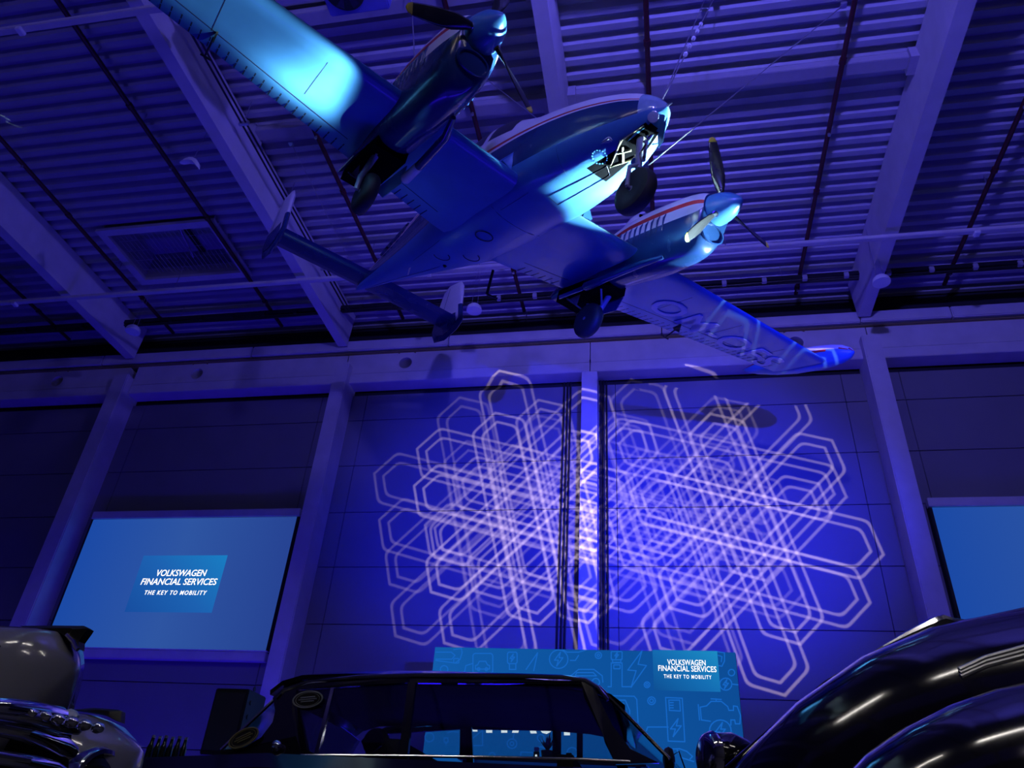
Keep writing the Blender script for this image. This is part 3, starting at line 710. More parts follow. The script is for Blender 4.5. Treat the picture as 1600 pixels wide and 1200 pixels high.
for i in range(len(rings) - 1):
    xm = (xs[i] + xs[i+1]) / 2
    for k in range(n):
        kk = k if k < nr - 1 else (n - 1 - k)      # mirrored step index, 0 bottom
        if kk < 5: q = 0
        elif kk < 8: q = 1
        elif kk == 8: q = 2
        elif kk == 9: q = 3
        elif kk == 10: q = 2
        else: q = 2
        if kk >= 12 and -4.5 < xm < -2.0 and kk <= 16 and not -2.95 < xm < -2.78:
            edge = -2.0 - .05 * (16 - kk); rear = -4.45 + .12 * (16 - kk)
            if rear < xm < edge: q = 4
        if xm > -.16: q = 5 if kk >= 5 else 0
        if -.95 < xm < -.12 and kk == 0: q = 6  # black belly strip drawn as the shade of the nose well
        mi.append(q)
mi += [0, 0]
fus = me('fuselage', v, f, [M['a_blue'], M['a_dblue'], M['a_white'], M['a_red'], M['a_glass'], M['nose'], M['recess_shade']], plane, True, mi)
def wing_sec(y, s, up=False):
    le = -1.88 - .035 * y; te = -3.93 + .135 * y if y > .6 else -3.85
    zb = -.44 + .085 * y
    th = .26 - .026 * y
    return le, te, zb, th
AF = [(1.0, .22, .13), (.9, .30, .06), (.75, .50, .0), (.55, .78, 0), (.35, .98, 0), (.2, .96, 0), (.1, .80, .03), (.04, .62, .12), (.01, .45, .24), (0, .34, .34)]
def wing_ring(y, s):
    le, te, zb, th = wing_sec(y, s); c = le - te
    up = [Vector((le - c*a, s*y, zb + th*b)) for a, b, _ in AF]
    lo = [Vector((le - c*a, s*y, zb + th*d)) for a, _, d in AF[::-1][1:]]
    return up + lo[:-1] + [Vector((le - c, s*y, zb + th*.17))]
def wing_low(x, y, s, off=0.006):
    le, te, zb, th = wing_sec(y, s); a = (le - x)/(le - te)
    t = sorted([(q[0], q[2]) for q in AF]); z = 0
    for i in range(len(t)-1):
        if t[i][0] <= a <= t[i+1][0]: z = t[i][1] + (t[i+1][1]-t[i][1])*(a-t[i][0])/(t[i+1][0]-t[i][0])
    return Vector((x, s*y, zb + th*z - off))
for s in (1, -1):
    rr = [wing_ring(y, s) for y in [0.0, .6, 1.2, 1.84, 2.4, 3.2, 4.0, 4.8, 5.5, 5.98]]
    v, f = loft(rr); w = me('wing', v, f, M['a_blue'], plane, True); recalc(w)
    w.data.set_sharp_from_angle(angle=math.radians(40))
    # trailing edge stiffening beads, counted by the dozen
    g = G(); y = .85
    while y < 5.75:
        if not (1.5 < y < 2.2):
            le, te, zb, th = wing_sec(y, s)
            g.prism([wing_low(te + .02, y, s, .0008), wing_low(te + .24, y, s, .0008), wing_low(te + .24, y + .016, s, .0008), wing_low(te + .02, y + .016, s, .0008)], (0, 0, -.0008))
        y += .115
    g.out('stiffening_bead', M['a_line'], plane)['kind'] = 'stuff'
    g = G()
    def line(pts, wd=.012):
        for a, b in zip(pts[:-1], pts[1:]):
            d = (b - a).normalized(); nn = Vector((-d.y, d.x, 0)) * wd/2
            g.prism([a - nn, b - nn, b + nn, a + nn], (0, 0, -.001))
    line([wing_low(wing_sec(y_, s)[1] + .38, y_, s, .001) for y_ in (.75, 1.5)])
    line([wing_low(wing_sec(y_, s)[1] + .38, y_, s, .001) for y_ in (2.25, 3.2, 4.2, 5.7)])
    for y_ in (2.95, 4.1, 5.2): line([wing_low(wing_sec(y_, s)[0] - q, y_, s, .001) for q in (.25, .6, 1.0)], .008)
    g.out('panel_seam', M['a_line'], plane)
    # aileron hinge bracket and mass balance
    hy = 3.55 if s > 0 else 4.05
    hx = wing_sec(hy, s)[1] + .42
    b0 = wing_low(hx, hy, s)
    G().prism([b0, b0 + Vector((-.16, 0, -.02)), b0 + Vector((-.14, 0, -.07)), b0 + Vector((-.02, 0, -.14))], (0, .02, 0)).tube([b0 + Vector((-.05, .0, -.06)), b0 + Vector((-.30, 0, -.17))], .012, 6).tube([b0 + Vector((-.30, -.05, -.17)), b0 + Vector((-.30, .07, -.17))], .014, 6).out('hinge_bracket', M['black'], plane)
    # tip tank
    prof = [(-3.95, .01), (-3.85, .05), (-3.6, .12), (-3.2, .185), (-2.8, .215), (-2.4, .215), (-2.1, .195), (-1.9, .155), (-1.76, .09), (-1.70, .03), (-1.69, .001)]
    mt = Matrix.Translation((0, s*6.12, .17)) @ Matrix.Rotation(math.radians(2.2), 4, 'Y') @ Matrix.Diagonal((1, .92, 1.0, 1))
    g = G().lathe(prof, 28, mt)
    cz = .17
    g.m = []
    for fc in g.f:
        c_ = sum((g.v[i] for i in fc), Vector()) / len(fc)
        dz = c_.z - (.17 - .038 * (c_.x))*1 + .0
        rel = (mt.inverted() @ c_).z
        g.m.append(0 if rel < .02 else (1 if rel < .05 else 2))
    tk = me('tip_tank', g.v, g.f, [M['a_blue'], M['a_red'], M['a_white']], plane, True, g.m)
# registration under the port wing, lying on the flat lower skin
def wtext(s_, x, y, size):
    dy = Vector((0.135*.0 - .035, 1, .085)).normalized(); dx = Vector((1, .035, 0)).normalized(); nz = dy.cross(dx).normalized()
    o = wing_low(x, y, 1, .010)
    return textmesh('registration', s_, size, M['a_letter'], frame_M(o, dy, dx, nz), plane, 0, .003, .012, 'LEFT', 1.0, 1.12)
wtext('OM-OFS', -3.02, 2.72, .74)
# short access panels and belly marks
def ringmark(x, y, z, r1, r2, a0=0, a1=360, m_='a_line'):
    g = G(); N = 24
    for k in range(N):
        a, b = math.radians(a0 + (a1-a0)*k/N), math.radians(a0 + (a1-a0)*(k+1)/N)
        P = [Vector((x + r1*math.cos(t), y + r2*math.sin(t), z)) for t in (a, b)]; Q = [Vector((x + (r1-.014)*math.cos(t), y + (r2-.014)*math.sin(t), z)) for t in (b, a)]
        g.prism(P + Q, (0, 0, -.006))
    return g
def belly_z(x, y):
    hw, zb, zw, _ = fus_sec(x); t = min(.999, abs(y)/hw) ** (1/.72); return zw + (zb - zw) * (max(0, 1 - t*t) ** .5) ** .72
for (x, y, a, b) in [(-3.2, -.1, 0, 360), (-3.9, .12, 20, 230), (-4.4, -.12, 20, 230)]:
    z = min(belly_z(x, y), belly_z(x + .1, y), belly_z(x - .1, y)) - .002
    ringmark(x, y, z, .13, .13, a, b).out('access_panel', M['a_line'], plane)
g = G()
for k in range(16):
    a = 2*PI*k/16; x, y = -.75 + .085*math.cos(a), -.16 + .085*math.sin(a)
    g.tube([(x, y, belly_z(x, y) + .002), (x, y, belly_z(x, y) - .008)], .009, 6)
g.out('rivet_ring', M['a_blue'], plane)['kind'] = 'stuff'
def bellyline(pts, wd=.010, mt_='a_line', nm='panel_seam'):
    g = G(); P = []
    for (x0, y0), (x1, y1) in zip(pts[:-1], pts[1:]):
        for k in range(6):
            x, y = x0 + (x1-x0)*k/6, y0 + (y1-y0)*k/6; P.append(Vector((x, y, belly_z(x, y) - .001)))
    P.append(Vector((pts[-1][0], pts[-1][1], belly_z(*pts[-1]) - .001)))
    g.tube(P, wd/3.2, 4); return g.out(nm, M[mt_], plane)
bellyline([(-.78, -.02), (-1.72, -.12), (-1.75, .06), (-.86, .10), (-.78, -.02)])
bellyline([(-1.2, -.48), (-1.25, -.2)], .006); bellyline([(-1.9, -.3), (-2.5, -.3)], .006); bellyline([(-2.6, -.4), (-2.6, .4)], .008); bellyline([(-4.1, -.35), (-5.3, -.2)], .008)
bellyline([(-1.95, .5), (-3.9, .52)], .014); bellyline([(-1.95, -.5), (-3.9, -.52)], .014); bellyline([(-4.9, .1), (-8.0, .03)], .01)
o = G().box((-.50, -.27, belly_z(-.55, -.24) - .012), (-.66, -.20, belly_z(-.55, -.24) + .03), .012).out('belly_lamp', M['lens'], plane)
G().tube([(-4.75, .12, -.30), (-4.75, .12, -.36)], [.05, .02], 10).out('drain_mast', M['black'], plane)
G().prism([(-5.6, -.1, -.2), (-5.66, -.1, -.2), (-5.63, -.1, -.34), (-5.60, -.1, -.34)], (0, .01, 0)).out('aerial_fin', M['white'], plane)
# boarding step
G().tube([(-4.1, .62, -.36), (-4.12, .64, -.72), (-4.12, .64, -.76)], .022, 8).tube([(-4.12, .64, -.76), (-4.05, .80, -.78)], .018, 8).out('boarding_step', M['black'], plane, smooth=True)
# wing root fillets
for s in (1, -1):
    g = G(); rr = []
    for x in [-1.95 - .2*k for k in range(11)]:
        hw = fus_sec(x)[0]; zb = wing_sec(.6, s)[2]
        rr.append([Vector((x, s*(hw - .02), .0)), Vector((x, s*(hw + .02), -.10)), Vector((x, s*(hw + .10), -.22)), Vector((x, s*(hw - .05), -.26))])
    v, f = loft(rr); g.add(v, f).out('root_fillet', M['a_blue'], plane, True)
# registration on the aft fuselage flank
o = Vector((-5.05, -.485, .32)); ex = Vector((-1, .125, .0)).normalized()
ex = Vector((1, -.13, 0)).normalized(); ez = Vector((0, .25, 1)).normalized(); nn = ex.cross(ez).normalized()
textmesh('registration', 'OM-OFS', .27, M['a_letterdark'], frame_M(Vector((-6.9, -.25, .34)), ex, ez, nn), plane, 0, .02, .004, 'LEFT', 1.3)
# tailplane, fins
TL = [(1.0, .5, .5), (.8, .75, .25), (.5, 1, 0), (.25, 1, 0), (.08, .85, .15), (0, .5, .5)]
g = G(); rr = []
for y in (-1.86, -1.0, 0, 1.0, 1.86):
    le = -7.56 - .02*abs(y); c = .87 - .01*abs(y); th = .10
    rr.append([Vector((le - c*a, y, .34 + th*(b - .5) + .0)) for a, b, _ in TL] + [Vector((le - c*a, y, .34 + th*(d - .5))) for a, _, d in TL[::-1][1:-1]])
v, f = loft(rr); tp = g.add(v, f).out('tailplane', M['a_dblue'], plane, True)
FIN = [(-7.30, .18), (-7.52, .62), (-7.68, 1.08), (-7.86, 1.24), (-8.32, 1.26), (-8.50, 1.12), (-8.56, .55), (-8.52, .12), (-8.30, -.10), (-7.85, -.14), (-7.45, .02)]
for s in (1, -1):
    g = G(); cx, cz = -7.98, .55
    outer = [Vector((x, s*1.86, z)) for x, z in FIN]; mid = lambda d, k: [Vector((cx + (x-cx)*k, s*1.86 + d, cz + (z-cz)*k)) for x, z in FIN]
    rr = [mid(-.045, .80), mid(-.03, .94), mid(0, 1.0), mid(.03, .94), mid(.045, .80)]
    v, f = loft(rr); g.add(v, f)
    mi_ = []
    for fc in g.f:
        c_ = sum((g.v[i] for i in fc), Vector())/len(fc); mi_.append(0 if c_.z > .42 and abs(c_.y - s*1.86) > .012 else 1)
    n_ = len(FIN)
    g.cur = 0
    fin = me('tail_fin', g.v, g.f, [M['a_white'], M['a_dblue']], plane, True, mi_)
    recalc(fin); fin.data.set_sharp_from_angle(angle=math.radians(30))
    # keel half of the fin painted deep blue: a cover plate on both faces
    for dd in (-.05, .046):
        G().prism([Vector((x, s*1.86 + dd, z)) for x, z in [(-7.48, .16), (-7.62, .42), (-8.42, .42), (-8.42, .14), (-8.22, .0), (-7.88, -.03), (-7.6, .05)]], (0, .004, 0)).out('fin_keel', M['a_dblue'], fin)
    # rudder seam
    for dd in (-.052, .050): G().box((-8.20, s*1.86 + dd - .001, .44), (-8.19, s*1.86 + dd + .001, 1.12)).out('rudder_seam', M['a_line'], fin)
# engines
NAC = [(-.90, .235, -.10, .33), (-.96, .27, -.34, .36), (-1.10, .305, -.455, .385), (-1.4, .335, -.50, .40), (-1.8, .35, -.51, .41), (-2.3, .345, -.46, .37), (-2.8, .33, -.42, .2), (-3.2, .30, -.37, .04), (-3.7, .23, -.33, -.10), (-4.15, .10, -.29, -.20)]
def blade_mesh(g, ang, cx, cy, cz, R=.93):
    """one blade as a lofted, twisted aerofoil from hub to tip"""
    er = Vector((0, math.sin(ang), math.cos(ang))); ec = Vector((0, math.cos(ang), -math.sin(ang))); ex_ = Vector((1, 0, 0))
    rr = []; o = Vector((cx, cy, cz))
    tab = [(.10, .035, .035, 75), (.18, .035, .034, 68), (.26, .06, .022, 58), (.40, .085, .014, 42), (.58, .085, .010, 30), (.74, .075, .008, 24), (.86, .06, .006, 20), (.91, .04, .005, 18), (.93, .012, .004, 18)]
    for r, c, t, tw in tab:
        a = math.radians(tw); d = ec*math.cos(a) + ex_*math.sin(a); nn = ex_*math.cos(a) - ec*math.sin(a)
        rr.append([o + er*r*R/.93 + d*c*math.cos(q) + nn*t*math.sin(q) for q in [2*PI*k/10 for k in range(10)]])
    return rr
for s, ph in ((1, -.448), (-1, 2.199)):
    cy = s*1.84
    rr = []
    for x in [-.90, -.93, -.97, -1.03, -1.12] + [-1.25 - .15*k for k in range(20)]:
        if x < -4.15: break
        hw, zb, zt_ = interp(NAC, x); R_ = []
        zc = (.12 if x > -2.2 else .12 + (x + 2.2)*.20)
        zc = min(zc, zt_ - .03)
        for k in range(48):
            a = 2*PI*k/48 - PI/2
            e = .70; cx_ = math.copysign(abs(math.cos(a))**e, math.cos(a)); sz_ = math.copysign(abs(math.sin(a))**e, math.sin(a))
            taper = 1 - .18*max(0, -math.sin(a))
            R_.append(Vector((x, cy + hw*cx_*taper, zc + (zt_ - zc if sz_ > 0 else zc - zb)*sz_)))
        rr.append(R_)
    v, f = loft(rr); mi_ = []
    for fc in f:
        c_ = sum((v[i] for i in fc), Vector())/len(fc)
        up = c_.z; xx = c_.x
        k = fc[0] % 48
        if len(fc) > 4: mi_.append(1); continue
        st = 17 <= 0
        kk = (k + 0.5) / 48 * 360 - 90
        side = kk if kk <= 90 else 180 - kk       # elevation angle -90..90
        if side > 7.5 and xx > -2.9: mi_.append(2)
        elif side > 0 and xx > -2.9: mi_.append(3)
        elif side > -7.5 and xx > -2.9: mi_.append(2)
        else: mi_.append(1 if s < 0 or side > -60 else 1)
    nac = me('engine_nacelle', v, f, [M['a_blue'], M['a_dblue'], M['a_white'], M['a_red']], plane, True, mi_)
    nac.data.set_sharp_from_angle(angle=math.radians(50))
    # cooling louvres along both flanks, each a raised slat
    for side in (-1, 1):
        for k in range(10):
            x = -1.45 - .105*k; hw = interp(NAC, x)[0]
            G().tube([(x, cy + side*(hw*.995), .12), (x - .015, cy + side*(hw + .012), .05), (x - .03, cy + side*(hw*.985), -.13)], [.006, .016, .006], 6).out('louvre', M['a_dblue'], nac, smooth=True)
    # chin air intake: lip and black disc drawing the mouth's shade
    g = G(); N = 24; cen = Vector((-.925, cy, -.20))
    tt = Matrix.Translation(cen) @ Matrix.Rotation(math.radians(14), 4, 'Y') @ Matrix.Diagonal((1, 1.35, .8, 1))
    G().lathe([(-.03, .13), (.0, .145), (.03, .15), (.045, .14), (.045, .125), (.02, .118)], N, tt).out('intake_lip', M['a_dblue'], nac, smooth=True)
    G().lathe([(.015, .0001), (.02, .118), (-.02, .118), (-.03, .0001)], N, tt).out('intake_shade', M['recess_shade'], nac)
    # rear top air scoop: pale horn with a black disc as the shade of its end
    sx_, sz_ = -2.35, .36
    yo = cy - .12
    G().tube([(sx_ - .35, yo, .22), (sx_ - .15, yo, .36), (sx_, yo, .46), (sx_ + .12, yo, .50)], [.03, .075, .085, .07], 14).out('air_scoop', M['a_white'], nac, smooth=True)
    G().tube([(sx_ + .118, yo, .50), (sx_ + .128, yo, .502)], [.05, .05], 14).out('scoop_shade', M['recess_shade'], nac)
    # exhaust stack along the inboard underside
    G().tube([(-1.5, cy - s*.20, -.45), (-1.8, cy - s*.29, -.50), (-2.5, cy - s*.33, -.545)], [.03, .05, .055], 12).out('exhaust_pipe', M['a_dblue'], nac, smooth=True)
    G().tube([(-2.5, cy - s*.33, -.545), (-2.86, cy - s*.34, -.56), (-2.90, cy - s*.34, -.56)], [.058, .066, .045], 14).out('exhaust_end', M['a_white'] if s < 0 else M['a_dblue'], nac, smooth=True)
    # spinner and blades
    prof = [(-.965, .001), (-.965, .205), (-.93, .21), (-.85, .205), (-.76, .187), (-.66, .155), (-.58, .10), (-.52, .05), (-.49, .001)]
    spn = G().lathe(prof, 28, Matrix.Translation((0, cy, .147))).out('spinner', M['a_blue'], plane, smooth=True)
    for k in range(3):
        rb = blade_mesh(None, ph + k*2*PI/3, -.79, cy, .147)
        v, f = loft(rb); b = me('propeller_blade', v, f, M['prop'], spn, True); recalc(b)
        v, f = loft([[p + (p - sum(r, Vector())/len(r))*.06 for p in r] for r in (rb[-3], rb[-2], rb[-1])])
        recalc(me('blade_tip', v, f, M['yellow'], b, True))
        g = G(); er = Vector((0, math.sin(ph + k*2*PI/3), math.cos(ph + k*2*PI/3))); o = Vector((-.79, cy, .147))
        g.tube([o + er*.16, o + er*.20], .042, 14).out('blade_root', M['chrome'], b, smooth=True)
    # main gear: black block as the bay's shade, doors, strut, wheel
    G().box((-2.66, cy - .21, -.50), (-3.75, cy + .21, -.30)).out('hollow_shade', M['recess_shade'], nac)
    for sd in (-1, 1):
        G().prism([(-2.75, cy + sd*.26, -.46), (-3.65, cy + sd*.24, -.44), (-3.5, cy + sd*.32, -.58), (-2.95, cy + sd*.33, -.60)], (0, sd*.012, 0)).out('gear_door', M['a_dblue'] if sd*s > 0 else M['a_blue'], nac)
    gear = bpy.data.objects.new('main_gear', None); C.objects.link(gear); gear.parent = plane
    G().tube([(-2.85, cy + s*.10, -.45), (-3.10, cy + s*.13, -.72), (-3.1, cy + s*.13, -.90)], [.045, .04, .032], 10).out('strut', M['strut'], gear, smooth=True)
    G().tube([(-3.45, cy + s*.08, -.42), (-3.08, cy + s*.13, -.70)], .02, 8).tube([(-2.8, cy - .12, -.50), (-3.0, cy + s*.1, -.62)], .016, 6).out('side_brace', M['strut'], gear, smooth=True)
    mt = Matrix.Translation((-3.10, cy, -.89)) @ Matrix.Rotation(PI/2, 4, 'Z')
    G().lathe([(-.085, .13), (-.09, .19), (-.075, .24), (-.04, .268), (0, .275), (.04, .268), (.075, .24), (.09, .19), (.085, .13)], 32, mt).out('tyre', M['rubber'], gear, smooth=True)
    G().lathe([(-.088, .02), (-.075, .05), (-.06, .11), (-.085, .135), (.085, .135), (.06, .11), (.075, .05), (.088, .02)], 24, mt).out('wheel_hub', M['strut'], gear, smooth=True)
    G().prism([(-3.36, cy - .10, -.62), (-3.55, cy - .16, -.50), (-3.2, cy - .18, -.48)], (0, .01, 0)).tube([(-3.5, cy - .2, -.5), (-3.3, cy - .02, -.66)], .012, 6).out('linkage', M['primer'], gear)
# nose gear
gear = bpy.data.objects.new('nose_gear', None); C.objects.link(gear); gear.parent = plane
G().tube([(-.30, 0, -.22), (-.26, 0, -.45), (-.22, 0, -.70)], [.05, .045, .035], 12).out('strut', M['strut'], gear, smooth=True)
G().tube([(-.20, 0, -.24), (-.16, .0, -.62)], .018, 8).tube([(-.34, .05, -.3), (-.28, .05, -.68)], .014, 8).out('damper', M['chrome'], gear, smooth=True)
G().tube([(-.22, -.02, -.66), (-.22, -.115, -.74), (-.20, -.125, -.88), (-.18, -.12, -1.005)], .024, 10).tube([(-.22, .02, -.66), (-.22, .115, -.74), (-.20, .125, -.88), (-.18, .12, -1.005)], .024, 10).tube([(-.18, -.13, -1.005), (-.18, .13, -1.005)], .02, 8).out('fork', M['strut'], gear, smooth=True)
G().prism([(-.30, .02, -.46), (-.36, .02, -.56), (-.26, .02, -.66), (-.24, .02, -.48)], (0, -.04, 0)).tube([(-.27, 0, -.5), (-.12, -.08, -.56), (-.08, -.08, -.5)], .01, 6).tube([(-.25, .0, -.35), (-.12, .0, -.3)], .013, 6).out('torque_link', M['chrome'], gear)
mt = Matrix.Translation((-.18, 0, -1.005)) @ Matrix.Rotation(PI/2, 4, 'Z')
G().lathe([(-.075, .13), (-.085, .19), (-.07, .24), (-.035, .262), (0, .265), (.035, .262), (.07, .24), (.085, .19), (.075, .13)], 32, mt).out('tyre', M['rubber'], gear, smooth=True)
G().lathe([(-.08, .02), (-.065, .05), (-.05, .11), (-.075, .135), (.075, .135), (.05, .11), (.065, .05), (.08, .02)], 24, mt).out('wheel_hub', M['strut'], gear, smooth=True)
# nose bay: flat black plate as the well's shade with pale frame, door, landing lamp
def bz(x, y, o=.008): return Vector((x, y, belly_z(x, y) - o))
G().prism([bz(-.14, -.10, .002), bz(-.14, .10, .002), bz(-.42, .16, .006), bz(-.74, .0, .01), bz(-.42, -.16, .006)], (0, 0, -.012)).out('nose_bay_shade', M['recess_shade'], plane)
G().tube([bz(-.42, .15, .02), bz(-.74, .0, .02), bz(-.42, -.16, .02)], .016, 6).tube([bz(-.55, -.08, .02), bz(-.42, .0, .02)], .014, 6).tube([bz(-.6, .06, .02), bz(-.45, -.1, .02)], .014, 6).tube([bz(-.16, -.1, .02), bz(-.42, -.16, .02)], .008, 6).out('bay_frame', M['primer'], plane, smooth=True)
G().prism([(.0, .05, -.10), (-.16, .10, -.20), (-.12, .12, -.40), (-.02, .08, -.38)], (0, .01, 0)).out('nose_gear_door', M['a_dblue'], plane)
G().lathe([(.0, .001), (.012, .05), (.0, .085), (-.03, .09)], 20, Matrix.Translation((-.06, -.08, -.15)) @ Matrix.Diagonal((.7, .7, .7, 1)) @ Matrix.Rotation(math.radians(35), 4, 'Y') @ Matrix.Rotation(math.radians(-40), 4, 'Z')).out('landing_light', M['lens'], plane, smooth=True)
G().tube([(.02, 0, .0), (.10, 0, .0)], [.016, .006], 8).out('pitot_probe', M['steel'], plane)
# windscreen frame bar
# ---- suspension cables from aircraft to the roof
def P2W(p): return PM @ Vector(p)
def cable(a, b, lab, beads=0, r=.008):
    a = Vector(a); b = Vector(b); t = thing('suspension_cable', lab, 'cable', b, 'steel cables the aircraft hangs from')
    a_ = a - b
    G().tube([a_, (0, 0, 0)], r, 5).out('wire', M['steel'], t)
    G().box((-.05, -.05, -.03), (.05, .05, .03), .01).out('roof_anchor', M['steel'], t)
    for k in range(beads):
        q = a_ * (.40 + .07*k) ; G().tube([q, q*.985], .028, 8).out('wire_clamp', M['white'], t)
    return t
def roofpt(u, v, z=12.0): return W(u, v, Z=z)
cable(P2W((-.10, .02, .17)), roofpt(1122, -15), 'steel cable with bright clamps rising from the aircraft nose', 5)
cable(P2W((-.20, .08, .2)), roofpt(1103, -5), 'steel cable without clamps rising from the aircraft nose', 0)
cable(P2W((-.2, .1, -.6)), roofpt(1318, 8), 'long thin cable slanting from the nose gear up to the right', 0)
cable(P2W((-8.3, -.0, .36)), roofpt(455, 224), 'thin cable rising from the tail end of the aircraft', 0)
cable(P2W((-2.3, -2.0, .45)), roofpt(640, -60), 'thin cable rising from the left engine nacelle', 0)
cable(P2W((-2.2, -.3, .84)), roofpt(742, 110), 'short pale cable rising beside the aircraft canopy', 0)
# =================================================================== CARS
def shell_loft(rings, name, material, parent, smooth=True, ang=45, caps=(True, True), closed=True):
    v, f = loft(rings, closed, *caps); o = me(name, v, f, material, parent, smooth); recalc(o)
    o.data.set_sharp_from_angle(angle=math.radians(ang)); return o
def wheel(parent, x, y, z, r=.36):
    mt = Matrix.Translation((x, y, z)) @ Matrix.Rotation(PI/2, 4, 'Z')
    w = G().lathe([(-.09, .2), (-.1, .27), (-.085, r-.03), (-.05, r), (.05, r), (.085, r-.03), (.1, .27), (.09, .2)], 32, mt).out('wheel', M['rubber'], parent, smooth=True)
    G().lathe([(-.10, .001), (-.095, .12), (-.06, .2), (.06, .2), (.095, .12), (.10, .001)], 24, mt).out('hub_cap', M['chrome'], w, smooth=True)
ZG = H - 0.60                       # top of the display platforms
platm = [('display_platform', (-5.3, 3.3, 0), (1.9, 6.4, ZG), 'black platform under the black sedan'),
         ('display_platform', (-6.8, 0.9, 0), (-1.3, 3.1, ZG), 'black platform under the grey car on the left'),
         ('display_platform', (0.7, 1.0, 0), (6.6, 3.2, ZG), 'black platform under the big black car on the right')]
for nm, a, b, lab in platm: tag(G().box(a, b, .02).out(nm, M['plat']), lab, 'platform', 'display platforms')
# ---- middle black sedan: faces -X
NEAR, FAR = 3.98, 5.56
sed = thing('black_sedan', 'black vintage sedan seen from below with open view through its side windows', 'car', ((-1.2), (NEAR+FAR)/2, ZG))
L0 = sed.location.copy()
def S(x, y, z): return Vector((x, y, z + H)) - L0
zbelt = .497
prof = [(-3.75, .10, .1), (-3.7, .22, .2), (-3.5, .34, .3), (-3.0, .40, .36), (-2.5, .44, .42), (-2.0, .475, .47), (-1.2, .475, .475), (-.4, .475, .475), (.2, .47, .46), (.8, .44, .40), (1.2, .36, .3), (1.35, .2, .15)]
rr = []
for x, zt_, _ in prof:
    k = min(1, .75 + .25*min(1, (x + 3.75)/.6)) if x < -3 else min(1, .75 + .25*min(1, (1.35 - x)/.5))
    cy = (NEAR + FAR)/2; hw = (FAR - NEAR)/2 + .06; hw *= k
    rr.append([S(x, cy - hw*.90, -.36), S(x, cy - hw*1.03, -.2), S(x, cy - hw*1.05, .1*1 if zt_ > .2 else zt_*.5), S(x, cy - hw*1.02, zt_ - .07), S(x, cy - hw*.96, zt_), S(x, cy - hw*.5, zt_ + (.03 if x < -2.3 or x > 0 else -.12)), S(x, cy + hw*.5, zt_ + (.03 if x < -2.3 or x > 0 else -.12)), S(x, cy + hw*.96, zt_), S(x, cy + hw*1.02, zt_ - .07), S(x, cy + hw*1.05, .1 if zt_ > .2 else zt_*.5), S(x, cy + hw*1.03, -.2), S(x, cy + hw*.90, -.36)])
shell_loft(rr, 'body', M['carblack'], sed, ang=30)
for x in (-3.0, .55):
    for y in (NEAR + .06, FAR - .06): wheel(sed, x - L0.x, y - L0.y, .36)
# roof: outer skin over a dark headliner
RT = [(-2.12, .80, .02), (-2.06, .85, .06), (-1.95, .883, .09), (-1.7, .897, .105), (-1.3, .902, .11), (-.8, .898, .11), (-.5, .885, .10), (-.38, .868, .08), (-.27, .83, .05), (-.20, .78, .02)]
cy = (NEAR + FAR)/2
def roof_ring(x, z, crown, dz=0.0, inset=0.0):
    hw = (FAR - NEAR)/2 - .10 - inset
    out = []
    for k in range(13):
        u = -1 + 2*k/12; out.append(S(x, cy + hw*u, z + dz + crown*(1 - abs(u)**2.6)))
    return out
rr = []
for x, z, c_ in RT:
    top = roof_ring(x, z, c_); bot = roof_ring(x, z, c_*.6, -.022, .01)
    rr.append(top + bot[::-1])
shell_loft(rr, 'roof', M['carblack'], sed)
rr = []
for x, z, c_ in RT[1:-1]:
    top = roof_ring(x, z, c_*.4, -.024, .03); bot = roof_ring(x, z, c_*.2, -.034, .03)
    rr.append(top + bot[::-1])
shell_loft(rr, 'headliner', M['trimdark'], sed)
